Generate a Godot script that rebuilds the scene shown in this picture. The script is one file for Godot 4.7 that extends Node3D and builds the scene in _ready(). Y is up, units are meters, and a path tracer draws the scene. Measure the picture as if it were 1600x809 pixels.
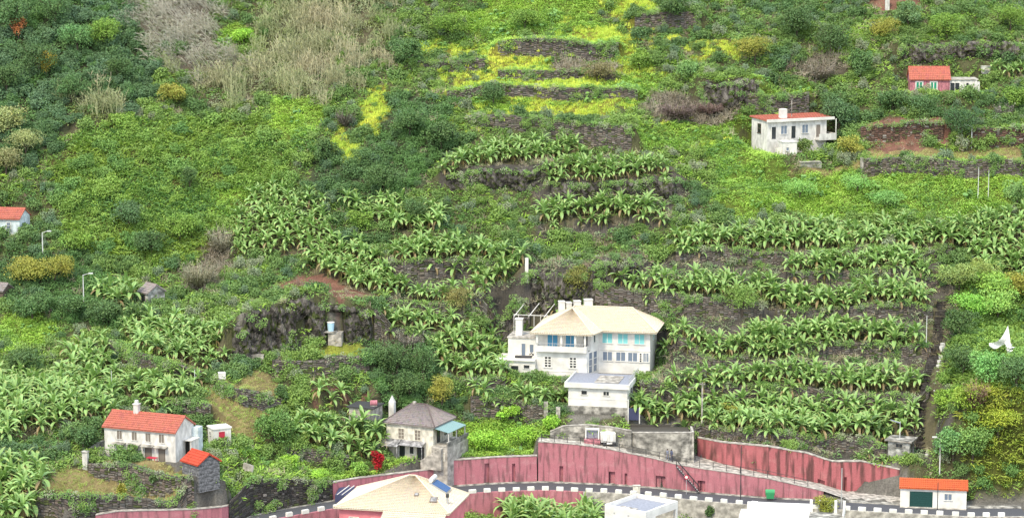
extends Node3D
# A terraced hillside above a village road. x runs along the road, y is up, z runs towards the viewpoint, units are metres.
# Bearings (b, e) are those of a theodolite at the viewpoint; survey() intersects one with the ground model and gives the place in the world.

const DIST := 335.0
const EYE := 88.5
const PITCH := 9.0
const FOC := 3982.0
const CELL := 0.6
const GX := -108.0
const GZ := -170.0
const NX := 361
const NZ := 365

var G := PackedFloat32Array()          # ground heights
var REG := PackedByteArray()           # ground cover of each cell
var rng := RandomNumberGenerator.new()
var soft_noise := FastNoiseLite.new()
var patch_noise := FastNoiseLite.new()
var M := {}                            # materials
var used := {}                         # names taken
var walls := []                        # terrace walls to build once the ground is final
var window_meshes := {}


# ---------------------------------------------------------------- mesh collector
class Mb:
	var v := PackedVector3Array()
	var n := PackedVector3Array()
	var c := PackedColorArray()

	func tri(a: Vector3, b: Vector3, d: Vector3, col := Color.WHITE) -> void:
		var nn := (b - a).cross(d - a).normalized()
		v.append(a); v.append(d); v.append(b)
		for k in 3:
			n.append(nn); c.append(col)

	func quad(a: Vector3, b: Vector3, d: Vector3, e: Vector3, col := Color.WHITE) -> void:
		tri(a, b, d, col); tri(a, d, e, col)

	func box(lo: Vector3, hi: Vector3, col := Color.WHITE, t := Transform3D()) -> void:
		var p := []
		for k in 8:
			p.append(t * Vector3(hi.x if k & 1 else lo.x, hi.y if k & 2 else lo.y, hi.z if k & 4 else lo.z))
		quad(p[4], p[5], p[7], p[6], col); quad(p[1], p[0], p[2], p[3], col)
		quad(p[5], p[1], p[3], p[7], col); quad(p[0], p[4], p[6], p[2], col)
		quad(p[6], p[7], p[3], p[2], col); quad(p[0], p[1], p[5], p[4], col)

	func tube(path: Array, radii: Array, sides := 6, col := Color.WHITE) -> void:
		var rings := []
		for i in path.size():
			var d: Vector3 = path[mini(i + 1, path.size() - 1)] - path[maxi(i - 1, 0)]
			d = d.normalized()
			var s := d.cross(Vector3.RIGHT if absf(d.x) < 0.8 else Vector3.UP).normalized()
			var t := d.cross(s)
			var ring := []
			for k in sides:
				var a := TAU * k / sides
				ring.append(path[i] + (s * cos(a) + t * sin(a)) * radii[i])
			rings.append(ring)
		for i in rings.size() - 1:
			for k in sides:
				var k2 := (k + 1) % sides
				quad(rings[i][k], rings[i][k2], rings[i + 1][k2], rings[i + 1][k], col)
		var top: Array = rings[-1]
		for k in range(1, sides - 1):
			tri(top[0], top[k], top[k + 1], col)

	func leaf(p: Vector3, dir: Vector3, up: Vector3, l: float, w: float, col: Color) -> void:
		var s := dir.cross(up).normalized() * w * 0.5
		var mid := p + dir * l * 0.5 + up * l * 0.06
		var tip := p + dir * l - up * l * 0.08
		tri(p, mid - s, tip, col); tri(p, tip, mid + s, col)

	func mesh(mat: Material) -> ArrayMesh:
		var a := []
		a.resize(Mesh.ARRAY_MAX)
		a[Mesh.ARRAY_VERTEX] = v; a[Mesh.ARRAY_NORMAL] = n; a[Mesh.ARRAY_COLOR] = c
		var m := ArrayMesh.new()
		m.add_surface_from_arrays(Mesh.PRIMITIVE_TRIANGLES, a)
		m.surface_set_material(0, mat)
		return m


# ---------------------------------------------------------------- naming
func numbered(called: String) -> String:
	if not used.has(called):
		used[called] = 0
		return called
	used[called] += 1
	return "%s_%03d" % [called, used[called]]

func tag(o: Node3D, label: String, category: String, group := "", kind := "") -> Node3D:
	if label: o.set_meta("label", label)
	if category: o.set_meta("category", category)
	if group: o.set_meta("group", group)
	if kind: o.set_meta("kind", kind)
	return o

func thing(called: String, label: String, category: String, at := Vector3.ZERO, yaw := 0.0, group := "") -> Node3D:
	var o := Node3D.new()
	o.name = numbered(called)
	add_child(o)
	o.position = at
	o.rotation_degrees.y = yaw
	tag(o, label, category, group)
	return o

func part(parent: Node3D, called: String, mb: Mb, mat: Material, label := "", kind := "") -> MeshInstance3D:
	return inst(parent, called, mb.mesh(mat), label, kind)

func inst(parent: Node3D, called: String, mesh: Mesh, label := "", kind := "") -> MeshInstance3D:
	var o := MeshInstance3D.new()
	o.mesh = mesh
	if parent == self:
		o.name = numbered(called)
	else:
		var nm := called
		var k := 1
		while parent.has_node(nm):
			nm = "%s_%03d" % [called, k]
			k += 1
		o.name = nm
	parent.add_child(o, true)
	if label: o.set_meta("label", label)
	if kind: o.set_meta("kind", kind)
	return o


# ---------------------------------------------------------------- ground model
func sight(b: float, e: float) -> Vector3:
	return Vector3((b - 800.0) / FOC, -(e - 404.5) / FOC, -1).rotated(Vector3.RIGHT, -deg_to_rad(PITCH)).normalized()

func hgt(x: float, z: float) -> float:
	var fx := clampf((x - GX) / CELL, 0.0, NX - 1.001)
	var fz := clampf((z - GZ) / CELL, 0.0, NZ - 1.001)
	var i := int(fx)
	var j := int(fz)
	fx -= i
	fz -= j
	var k := j * NX + i
	return lerpf(lerpf(G[k], G[k + 1], fx), lerpf(G[k + NX], G[k + NX + 1], fx), fz)

func survey(b: float, e: float) -> Vector3:
	var d := sight(b, e)
	var o := Vector3(0, EYE, DIST)
	var t := 285.0
	while t < 530.0:
		var p := o + d * t
		if p.y < hgt(p.x, p.z):
			var lo := t - 0.7
			var hi := t
			for k in 7:
				var m := (lo + hi) / 2
				p = o + d * m
				if p.y < hgt(p.x, p.z): hi = m
				else: lo = m
			return o + d * hi
		t += 0.7
	return o + d * 470.0

func height_seen(b: float, e: float, z: float) -> float:   # the height of a bearing at a given z
	var d := sight(b, e)
	return EYE + d.y / d.z * (z - DIST)

func level(b: float, e: float, y: float) -> Vector3:   # where a bearing meets a level plane
	var d := sight(b, e)
	return Vector3(0, EYE, DIST) + d * ((y - EYE) / d.y)

var road_x := PackedFloat32Array()
var road_s := PackedFloat32Array()

func road(x: float) -> float:    # z of the back edge of the road, as -z
	var k := road_x.bsearch(x)
	if k <= 0: return road_s[0]
	if k >= road_x.size(): return road_s[-1]
	return lerpf(road_s[k - 1], road_s[k], (x - road_x[k - 1]) / (road_x[k] - road_x[k - 1]))

func along(xs: Array, vs: Array, x: float) -> float:
	if x <= xs[0]: return vs[0]
	for k in range(1, xs.size()):
		if x <= xs[k]:
			return lerpf(vs[k - 1], vs[k], (x - xs[k - 1]) / (xs[k] - xs[k - 1]))
	return vs[-1]

const ROAD_W := 6.0
const LOW := -3.6

func base_ground() -> void:
	for e in [[-60, 872], [100, 858], [185, 846], [300, 832], [350, 823], [372, 814], [395, 804], [450, 793], [520, 781], [600, 769], [700, 759], [780, 754], [850, 752], [950, 756], [1020, 761], [1100, 769], [1200, 777], [1290, 781], [1400, 787], [1500, 792], [1600, 792], [1660, 793]]:
		var p := level(e[0], e[1], 0.0)
		road_x.append(p.x)
		road_s.append(-p.z)
	G.resize(NX * NZ)
	REG.resize(NX * NZ)
	for i in NX:
		var x := GX + i * CELL
		var r := road(x)
		for j in NZ:
			var z := GZ + j * CELL
			var s := -z
			var y := 0.0
			if s < r - ROAD_W:
				y = LOW - 0.28 * maxf(0.0, r - ROAD_W - 5.0 - s)
			elif s <= r + 0.3:
				y = -0.25
			else:
				var w := smoothstep(0.0, 70.0, s - r)
				var reff := lerpf(r, 12.0, w)
				y = 0.6 * (s - reff)
				y += smoothstep(4.0, 20.0, s - r) * (soft_noise.get_noise_2d(x, z) * 2.2 + patch_noise.get_noise_2d(x, z) * 0.5)
				# the middle of the slope stands forward as a spur, with a gully on its left and a ravine on its right
				y += 2.2 * exp(-pow((x - 8.0) / 22.0, 2)) * smoothstep(20.0, 50.0, s) * (1.0 - smoothstep(70.0, 105.0, s))
				y -= 2.5 * exp(-pow((x + 50.0) / 14.0, 2)) * smoothstep(30.0, 60.0, s)
				y -= 1.5 * exp(-pow((x - 62.0 - (s - 20.0) * 0.06) / 3.0, 2)) * smoothstep(8.0, 20.0, s) * (1.0 - smoothstep(50.0, 65.0, s))
			G[j * NX + i] = y

func step_up(pts: Array, hs: Array, d := 0.0, soft := 0.0, fade := 2.0, wall := {}) -> Array:
	# raises the ground behind a line seen at these bearings by hs metres; behind it the raise fades over d metres, which flattens the shelf
	var xs := []
	var zs := []
	for p in pts:
		var q: Vector3 = p if p is Vector3 else survey(p[0], p[1])
		xs.append(q.x)
		zs.append(q.z)
	if hs.size() < xs.size():
		hs = hs.duplicate()
		while hs.size() < xs.size():
			hs.append(hs[-1])
	for i in range(maxi(0, int((xs[0] - fade - GX) / CELL)), mini(NX, int((xs[-1] + fade - GX) / CELL) + 2)):
		var x := GX + i * CELL
		var zf := along(xs, zs, x)
		var h := along(xs, hs, x)
		if x < xs[0]: h *= clampf(1.0 - (xs[0] - x) / fade, 0, 1)
		if x > xs[-1]: h *= clampf(1.0 - (x - xs[-1]) / fade, 0, 1)
		var depth := d if d > 0 else h / 0.55 + 0.6
		var j := int((zf - GZ) / CELL)
		while j >= 0:
			var back := zf - (GZ + j * CELL)
			if back > depth: break
			if back >= 0:
				var k := j * NX + i
				G[k] += h * (1.0 - back / depth) * (1.0 if soft <= 0 else smoothstep(0.0, soft, back))
			j -= 1
	if wall:
		var w := wall.duplicate()
		w.xs = xs
		w.zs = zs
		walls.append(w)
	return [xs, zs]

func pad(at: Vector3, yaw: float, u0: float, u1: float, w0: float, w1: float, margin := 1.5, y := INF) -> void:
	# levels the ground under a building: u to its right, w to its front
	if y == INF: y = at.y
	var t := Transform3D(Basis(Vector3.UP, deg_to_rad(yaw)), at).affine_inverse()
	var reach := maxf(maxf(absf(u0), absf(u1)), maxf(absf(w0), absf(w1))) * 1.5 + 4.0
	for j in range(maxi(0, int((at.z - reach - GZ) / CELL)), mini(NZ, int((at.z + reach - GZ) / CELL))):
		for i in range(maxi(0, int((at.x - reach - GX) / CELL)), mini(NX, int((at.x + reach - GX) / CELL))):
			var q := t * Vector3(GX + i * CELL, at.y, GZ + j * CELL)
			var off := maxf(maxf(u0 - q.x, q.x - u1), maxf(w0 - q.z, q.z - w1))
			if off < margin and GZ + j * CELL < -road(GX + i * CELL) - 0.9:
				var k := j * NX + i
				G[k] = lerpf(y, G[k], smoothstep(0.3, margin, maxf(off, 0.0)))
				if off < -0.3: REG[k] = BARE

const SCRUB := 0
const BARE := 1
const SOIL := 2
const CANE := 3
const VINES := 4
const YELLOW := 5
const LIME := 6
const DRY := 7
const IVY := 8
const WOOD := 9
const BRUSH := 10
const DIRT := 11
const LAWN := 12
const GREY := 13
const DARK := 14
const WALLS := 15
const DEAD := 16

func outline(pts: Array) -> PackedVector2Array:
	var poly := PackedVector2Array()
	for p in pts:
		var q := survey(p[0], p[1])
		poly.append(Vector2(q.x, q.z))
	return poly

func cover(kind: int, pts: Array, ragged := 1.2) -> void:
	var poly := outline(pts)
	var lo := Vector2(INF, INF)
	var hi := -lo
	for p in poly:
		lo = lo.min(p)
		hi = hi.max(p)
	for j in range(maxi(0, int((lo.y - 2 - GZ) / CELL)), mini(NZ, int((hi.y + 2 - GZ) / CELL) + 1)):
		for i in range(maxi(0, int((lo.x - 2 - GX) / CELL)), mini(NX, int((hi.x + 2 - GX) / CELL) + 1)):
			var k := j * NX + i
			if REG[k] == BARE: continue
			var x := GX + i * CELL
			var z := GZ + j * CELL
			var q := Vector2(x + patch_noise.get_noise_2d(x * 2.3, z * 2.3) * ragged * 2.0, z + patch_noise.get_noise_2d(z * 2.1 + 90, x * 2.1) * ragged * 2.0)
			if Geometry2D.is_point_in_polygon(q, poly): REG[k] = kind


# ---------------------------------------------------------------- materials
func grain(size: int, freq: float, octaves: int, lo: float, seed_: int, stretch := Vector2.ONE, gain := 0.55) -> ImageTexture:
	var f := FastNoiseLite.new()
	f.seed = seed_
	f.frequency = freq
	f.fractal_octaves = octaves
	f.fractal_gain = gain
	f.noise_type = FastNoiseLite.TYPE_SIMPLEX_SMOOTH
	var im := f.get_seamless_image(int(size * stretch.x), int(size * stretch.y))
	im.convert(Image.FORMAT_L8)
	im.resize(size, size, Image.INTERPOLATE_CUBIC)
	var d := im.get_data()
	for k in d.size():
		d[k] = int(lerpf(lo, 1.0, clampf((d[k] / 255.0 - 0.5) * 1.5 + 0.5, 0.0, 1.0)) * 255.0)
	im = Image.create_from_data(size, size, false, Image.FORMAT_L8, d)
	im.convert(Image.FORMAT_RGB8)
	return ImageTexture.create_from_image(im)

func paint(called: String, lin: Color, rough := 0.85, tex: Texture2D = null, scale := 0.4, vertex := true, spec := 0.4) -> StandardMaterial3D:
	var m := StandardMaterial3D.new()
	m.resource_name = called
	m.albedo_color = lin.linear_to_srgb()
	m.roughness = rough
	m.metallic_specular = spec
	m.vertex_color_use_as_albedo = vertex
	if tex:
		m.albedo_texture = tex
		m.uv1_triplanar = true
		m.uv1_world_triplanar = true
		m.uv1_scale = Vector3.ONE * scale
	M[called] = m
	return m

func weathered(strong := 0.55, from := 0.48, seed_ := 0) -> ImageTexture:
	# faded plaster: dark streaks that run down from cracks, pale washed patches, fine grain
	var n := 512
	var a := FastNoiseLite.new()
	a.seed = 71 + seed_
	a.frequency = 0.012
	a.fractal_octaves = 5
	var pale := a.get_seamless_image(n, n).get_data()
	a.seed = 72 + seed_
	a.frequency = 0.03
	var cut := a.get_seamless_image(n, n / 8)
	cut.convert(Image.FORMAT_L8)
	cut.resize(n, n, Image.INTERPOLATE_CUBIC)
	var drip := cut.get_data()
	a.seed = 73
	a.frequency = 0.09
	var fine := a.get_seamless_image(n, n).get_data()
	var out := PackedByteArray()
	out.resize(n * n * 3)
	for k in n * n:
		var d := smoothstep(from, 0.85, drip[k] / 255.0) * strong
		var p := smoothstep(0.55, 0.85, pale[k] / 255.0) * 0.6
		var f := 0.86 + 0.14 * fine[k] / 255.0
		var r := lerpf(lerpf(0.92, 0.97, p), 0.46, d) * f
		var g := lerpf(lerpf(0.84, 1.0, p), 0.50, d) * f
		var b := lerpf(lerpf(0.86, 0.98, p), 0.48, d) * f
		out[k * 3] = int(r * 255); out[k * 3 + 1] = int(g * 255); out[k * 3 + 2] = int(b * 255)
	return ImageTexture.create_from_image(Image.create_from_data(n, n, false, Image.FORMAT_RGB8, out))

func make_materials() -> void:
	var fine := grain(256, 0.05, 4, 0.72, 3)
	var blotch := grain(256, 0.012, 5, 0.45, 5)
	var streak := grain(512, 0.016, 6, 0.62, 7, Vector2(1.2, 0.5), 0.72)
	var rocky := grain(512, 0.018, 6, 0.25, 9, Vector2(1.0, 0.55), 0.65)
	paint("ground", Color.WHITE, 0.95, fine, 0.25, true, 0.2)
	paint("white", Color(0.82, 0.79, 0.73), 0.8, grain(256, 0.014, 4, 0.86, 15), 0.12)
	paint("old_white", Color(0.80, 0.77, 0.71), 0.9, grain(256, 0.016, 5, 0.78, 11, Vector2(1.4, 0.5)), 0.2)
	paint("cream", Color(0.84, 0.79, 0.66), 0.85, grain(256, 0.016, 5, 0.72, 12, Vector2(1.4, 0.5)), 0.2)
	paint("pale_blue_white", Color(0.70, 0.79, 0.80), 0.85, grain(256, 0.016, 5, 0.75, 13), 0.2)
	paint("pink_plaster", Color(0.62, 0.285, 0.31), 0.9, weathered(), 0.09)
	paint("bright_pink", Color(0.80, 0.25, 0.28), 0.8, grain(256, 0.014, 4, 0.85, 16), 0.12)
	paint("rose", Color(0.62, 0.24, 0.28), 0.9, streak, 0.2)
	paint("concrete", Color(0.50, 0.47, 0.41), 0.9, blotch, 0.22)
	paint("pale_concrete", Color(0.60, 0.55, 0.48), 0.9, grain(256, 0.016, 5, 0.62, 14), 0.22)
	paint("asphalt", Color(0.115, 0.115, 0.125), 0.9, fine, 0.5)
	paint("red_tile", Color(0.66, 0.20, 0.135), 0.8, fine, 0.6)
	paint("orange_tile", Color(0.78, 0.17, 0.06), 0.8, fine, 0.6)
	paint("grey_tile", Color(0.40, 0.34, 0.32), 0.9, fine, 0.8)
	paint("beige_tile", Color(0.92, 0.79, 0.60), 0.8, fine, 0.5)
	paint("stone", Color.WHITE, 0.95, fine, 0.9, true, 0.25)
	paint("mortar", Color(0.11, 0.098, 0.082), 0.95, fine, 0.9)
	paint("rock", Color.WHITE, 0.95, rocky, 0.13, true, 0.3)
	paint("wood", Color(0.16, 0.12, 0.09), 0.8, fine, 0.8)
	paint("shutter", Color(0.20, 0.17, 0.14), 0.8)
	paint("glass_dark", Color(0.025, 0.03, 0.035), 0.25, null, 1.0, true, 0.6)
	paint("blue_curtain", Color(0.08, 0.30, 0.50), 0.4)
	paint("teal_curtain", Color(0.22, 0.56, 0.56), 0.4)
	paint("slate_glass", Color(0.16, 0.20, 0.26), 0.25, null, 1.0, true, 0.6)
	paint("green_paint", Color(0.02, 0.26, 0.15), 0.6)
	paint("dark_green", Color(0.02, 0.085, 0.075), 0.6, fine, 0.5)
	paint("red_paint", Color(0.48, 0.03, 0.06), 0.6)
	paint("metal", Color(0.42, 0.42, 0.41), 0.6)
	paint("dark_metal", Color(0.05, 0.048, 0.05), 0.6)
	paint("deck", Color(0.30, 0.31, 0.36), 0.75, grain(256, 0.03, 4, 0.88, 21), 0.25)
	paint("navy", Color(0.05, 0.055, 0.11), 0.6)
	paint("solar", Color(0.06, 0.13, 0.30), 0.2, null, 1.0, true, 0.6)
	paint("tank_blue", Color(0.45, 0.66, 0.78), 0.5)
	paint("teal_sheet", Color(0.30, 0.46, 0.45), 0.7, fine, 0.6)
	paint("grey_sheet", Color(0.52, 0.50, 0.50), 0.75, blotch, 0.4)
	paint("cloth", Color(0.86, 0.84, 0.80), 0.9)
	paint("skin", Color(0.35, 0.2, 0.14), 0.7)
	paint("denim", Color(0.10, 0.12, 0.17), 0.9)
	paint("bark", Color(0.13, 0.10, 0.075), 0.95, fine, 0.9)
	paint("stem", Color(0.22, 0.20, 0.09), 0.8)
	for k in [["leaf", 0.65, 0.5], ["banana_leaf", 0.42, 0.6], ["straw", 0.85, 0.4]]:
		var m := paint(k[0], Color.WHITE, k[1], null, 1.0, true, 0.4)
		m.backlight_enabled = true
		m.backlight = Color(k[2], k[2], k[2] * 0.75)
		m.cull_mode = BaseMaterial3D.CULL_DISABLED


# ---------------------------------------------------------------- plants
func jitter(r := 1.0) -> Vector3:
	return Vector3(rng.randf_range(-r, r), rng.randf_range(-r, r), rng.randf_range(-r, r))

func shade(lo := 0.82, hi := 1.2) -> Color:
	var b := rng.randf_range(lo, hi)
	return Color(b * rng.randf_range(0.93, 1.07), b, b * rng.randf_range(0.9, 1.1))

func clump(count: int, radius: float, tall: float, l: float, w: float) -> Mesh:
	var mb := Mb.new()
	for k in count:
		var a := rng.randf() * TAU
		var r := sqrt(rng.randf()) * radius
		var h := tall * (1.0 - pow(r / radius, 2)) * rng.randf_range(0.35, 1.0)
		var out := Vector3(cos(a), rng.randf_range(0.0, 1.0), sin(a)).normalized()
		var up := (Vector3.UP * 1.4 + out * 0.5 + jitter(0.6)).normalized()
		mb.leaf(Vector3(cos(a) * r, h, sin(a) * r), (out + jitter(0.7)).normalized(), up, l * rng.randf_range(0.7, 1.3), w * rng.randf_range(0.7, 1.2), shade())
	return mb.mesh(M.leaf)

func tuft(count: int, radius: float, l: float, w: float) -> Mesh:
	var mb := Mb.new()
	for k in count:
		var a := rng.randf() * TAU
		var r := sqrt(rng.randf()) * radius
		var p := Vector3(cos(a) * r, -0.05, sin(a) * r)
		var d := Vector3(rng.randf_range(-0.5, 0.5), 1.0, rng.randf_range(-0.5, 0.5)).normalized()
		var s := Vector3(cos(a + 1.3), 0, sin(a + 1.3)) * w
		var q := p + d * l * rng.randf_range(0.6, 1.2)
		var tip := q + Vector3(d.x, -0.1, d.z) * l * 0.7
		var col := shade()
		mb.quad(p - s, p + s, q + s * 0.7, q - s * 0.7, col)
		mb.tri(q - s * 0.7, q + s * 0.7, tip, col)
	return mb.mesh(M.straw)

func cane_clump(count: int, tall: float, lean: float, leaves: int, broad: float) -> Mesh:
	var mb := Mb.new()
	for k in count:
		var p := Vector3(rng.randf_range(-1.0, 1.0), -0.1, rng.randf_range(-1.0, 1.0))
		var d := Vector3(-lean + rng.randf_range(-0.22, 0.22), 1, lean * 0.5 + rng.randf_range(-0.22, 0.22)).normalized()
		var h := tall * rng.randf_range(0.6, 1.1)
		var s := Vector3(0.045, 0, 0.02)
		var col := shade(0.85, 1.5)
		var top := p + d * h
		mb.quad(p - s, p + s, top + s * 0.5, top - s * 0.5, col)
		for q in leaves:
			var f := rng.randf_range(0.3, 1.0)
			var a := rng.randf() * TAU
			var out := Vector3(cos(a), rng.randf_range(-0.3, 0.9), sin(a)).normalized()
			mb.leaf(p + d * h * f, (out + d * 0.9).normalized(), Vector3.UP, rng.randf_range(0.6, 1.3), broad, shade(0.65, 1.35))
	return mb.mesh(M.straw)

func twigs(count: int, radius: float, tall: float) -> Mesh:
	var mb := Mb.new()
	for k in count:
		var p := Vector3(rng.randf_range(-radius, radius), rng.randf_range(0, tall * 0.5), rng.randf_range(-radius, radius))
		var d := (jitter() + Vector3.UP * 0.5).normalized()
		var s := d.cross(jitter()).normalized() * rng.randf_range(0.02, 0.05)
		var q := p + d * rng.randf_range(0.5, 1.3) * tall
		mb.quad(p - s, p + s, q + s * 0.3, q - s * 0.3, shade(0.6, 1.4))
	return mb.mesh(M.straw)

func crown_into(mb: Mb, centre: Vector3, size: Vector3, lobes: int, leaves: int, l: float, tint: Color, hang := 0.0) -> void:
	var blobs := []
	for k in lobes:
		var d := jitter().normalized() * rng.randf_range(0.25, 0.82)
		d.y = d.y * 0.85
		blobs.append([centre + d * size, rng.randf_range(0.24, 0.52), shade(0.88, 1.15)])
	for b in blobs:
		for k in leaves:
			var d := jitter().normalized()
			if d.y < -0.2 and rng.randf() < 0.6: d.y = -d.y
			var r: float = b[1] * rng.randf_range(0.72, 1.08)
			var p: Vector3 = b[0] + d * size * r
			var dir := (d * 0.5 + jitter(0.8) + Vector3.DOWN * hang).normalized()
			var s := shade(0.7, 1.3)
			mb.leaf(p, dir, (d + Vector3.UP * 0.6 + jitter(0.5)).normalized(), l * rng.randf_range(0.7, 1.3), l * rng.randf_range(0.45, 0.75), Color(tint.r * s.r * b[2].r, tint.g * s.g * b[2].g, tint.b * s.b * b[2].b))

func bush(size: Vector3, lobes: int, leaves: int, l: float) -> Mesh:
	var mb := Mb.new()
	crown_into(mb, Vector3(0, size.y * 0.55, 0), size, lobes, leaves, l, Color.WHITE)
	return mb.mesh(M.leaf)

# a tree or a shrub of its own: trunk with limbs, and a crown of many small leaves
func tree(label: String, at: Vector3, h: float, w: float, tint: Color, called := "leafy_tree", group := "", bare := 0.25) -> Node3D:
	var t := thing(called, label, "shrub" if called.contains("shrub") else "tree", at, 0.0, group)
	var mb := Mb.new()
	var top := h * (bare + 0.25)
	var bend := jitter(0.15) * h * 0.3
	bend.y = 0
	mb.tube([Vector3(0, -0.4, 0), Vector3(0, top * 0.5, 0) + bend * 0.5, Vector3(0, top, 0) + bend], [0.035 * h, 0.028 * h, 0.018 * h], 6)
	for k in 5:
		var a := TAU * k / 5.0 + rng.randf()
		mb.tube([Vector3(0, top * rng.randf_range(0.55, 0.95), 0) + bend * 0.8, Vector3(cos(a) * w * 0.22, h * 0.62, sin(a) * w * 0.22), Vector3(cos(a) * w * 0.38, h * rng.randf_range(0.7, 0.85), sin(a) * w * 0.38)], [0.015 * h, 0.01 * h, 0.005 * h], 4)
	part(t, "trunk", mb, M.bark)
	var cr := Mb.new()
	var n := int(clampf(w * h * 0.8, 7, 26))
	crown_into(cr, Vector3(0, h * (0.5 + bare * 0.45), 0), Vector3(w * 0.52, h * (0.5 - bare * 0.4), w * 0.52), n + 4, 130, rng.randf_range(0.22, 0.36), tint)
	part(t, "crown", cr, M.leaf)
	return t

func dead_shrub(label: String, at: Vector3, h: float, w: float, tint: Color) -> void:
	var t := thing("bare_shrub", label, "shrub", at)
	var mb := Mb.new()
	for k in int(60 * w):
		var a := rng.randf() * TAU
		var d := Vector3(cos(a) * w * 0.5, h * rng.randf_range(0.35, 1.0), sin(a) * w * 0.5) * rng.randf_range(0.5, 1.0)
		var mid := d * 0.5 + jitter(0.25) + Vector3.UP * 0.2
		var s := shade(0.6, 1.35)
		var col := Color(tint.r * s.r, tint.g * s.g, tint.b * s.b)
		var side := Vector3(-sin(a), 0, cos(a)) * 0.035
		mb.quad(-side, side, mid + side, mid - side, col)
		mb.tri(mid - side, mid + side, d, col)
		for q in 3:
			mb.leaf(mid.lerp(d, rng.randf()), (d.normalized() + jitter(0.9)).normalized(), Vector3.UP, 0.4, 0.12, col)
	part(t, "branches", mb, M.straw)

# bananas
var leaf_meshes := []
var leaf_data := []
var stem_mesh: Mesh
var stem_data: Mb

func banana_leaf(l: float, w: float, rise: float, droop: float, dry := false) -> Mb:
	var mb := Mb.new()
	var n := 5
	var p := Vector3.ZERO
	var a := rise
	var pts := [p]
	var slope := [a]
	for k in n:
		p += Vector3(cos(a), sin(a), 0) * l / n
		a -= droop / n
		pts.append(p)
		slope.append(a)
	var ws := [0.04, 0.7, 1.0, 0.97, 0.72, 0.04]
	var b := rng.randf_range(0.85, 1.12)
	for k in n:
		var c1: float = ws[k] * w * 0.5
		var c2: float = ws[k + 1] * w * 0.5
		var up1 := Vector3(-sin(slope[k]), cos(slope[k]), 0)
		var up2 := Vector3(-sin(slope[k + 1]), cos(slope[k + 1]), 0)
		for s in [-1.0, 1.0]:
			var e1: Vector3 = pts[k] + Vector3(0, 0, s * c1) + up1 * c1 * 0.35
			var e2: Vector3 = pts[k + 1] + Vector3(0, 0, s * c2) + up2 * c2 * 0.35
			var v := b * (1.08 if s > 0 else 0.95) * rng.randf_range(0.94, 1.06)
			var col := Color(0.275 * v, 0.43 * v, 0.135 * v)
			if k == n - 1: col = Color(0.37 * v, 0.44 * v, 0.15 * v)
			if dry: col = Color(0.27 * v, 0.20 * v, 0.10 * v)
			if s > 0: mb.quad(pts[k], e1, e2, pts[k + 1], col)
			else: mb.quad(pts[k], pts[k + 1], e2, e1, col)
	return mb

func banana_setup() -> void:
	for k in 5:
		leaf_data.append(banana_leaf([2.3, 2.4, 2.1, 2.4, 1.9][k], [0.46, 0.52, 0.5, 0.44, 0.36][k], [1.3, 1.05, 0.85, 1.15, 1.45][k], [1.15, 1.6, 1.9, 1.35, 0.4][k]))
		leaf_meshes.append(leaf_data[k].mesh(M.banana_leaf))
	leaf_data.append(banana_leaf(1.7, 0.34, -0.2, 1.5, true))
	leaf_data.append(banana_leaf(2.0, 0.5, 0.45, 1.9))
	for k in [5, 6]: leaf_meshes.append(leaf_data[k].mesh(M.banana_leaf))
	stem_data = Mb.new()
	stem_data.tube([Vector3(0, -0.3, 0), Vector3(0.03, 0.8, 0), Vector3(0.0, 1.62, 0.02)], [0.14, 0.115, 0.075], 7, Color(0.75, 0.85, 0.6))
	for k in 3:   # dry leaves hanging down the stem
		var a := TAU * k / 5.0 + rng.randf()
		stem_data.leaf(Vector3(cos(a) * 0.08, 1.45, sin(a) * 0.08), Vector3(cos(a) * 0.35, -1, sin(a) * 0.35).normalized(), Vector3(cos(a), 0.3, sin(a)), rng.randf_range(0.6, 1.1), 0.2, Color(1.0, 0.8, 0.75))
	stem_mesh = stem_data.mesh(M.stem)

func banana_layout() -> Array:
	var out := []
	var n := 14 + rng.randi() % 3
	for k in n:
		var which := rng.randi() % 4
		if k == n - 1: which = 4
		if k == 0: which = 5
		elif k < 5: which = 6
		var b := Basis(Vector3.UP, k * 2.4 + rng.randf_range(-0.3, 0.3)) * Basis(Vector3(0, 0, 1), rng.randf_range(-0.4, 0.22))
		out.append([which, Transform3D(b.scaled_local(Vector3.ONE * rng.randf_range(0.85, 1.1)), Vector3(0, 1.38 + k * 0.025, 0))])
	return out

func banana_plant(layout: Array) -> Node3D:
	var t := Node3D.new()
	inst(t, "stem", stem_mesh)
	for e in layout:
		inst(t, "leaf", leaf_meshes[e[0]]).transform = e[1]
	return t


# ---------------------------------------------------------------- walls and rocks
func wall_line(xs: Array, zs: Array, step := 0.5) -> Array:
	# points along a terrace edge with the ground in front and behind: [x, z, foot, top, normal x, normal z]
	var out := []
	var x: float = xs[0]
	while x <= xs[-1] + 0.01:
		var z := along(xs, zs, x)
		var t := Vector2(0.8, along(xs, zs, x + 0.4) - along(xs, zs, x - 0.4)).normalized()
		var nrm := Vector2(-t.y, t.x)
		out.append([x, z, hgt(x + nrm.x * 0.9, z + nrm.y * 0.9), hgt(x - nrm.x * 0.8, z - nrm.y * 0.8), nrm.x, nrm.y])
		x += step * maxf(t.x, 0.3)
	return out

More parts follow.
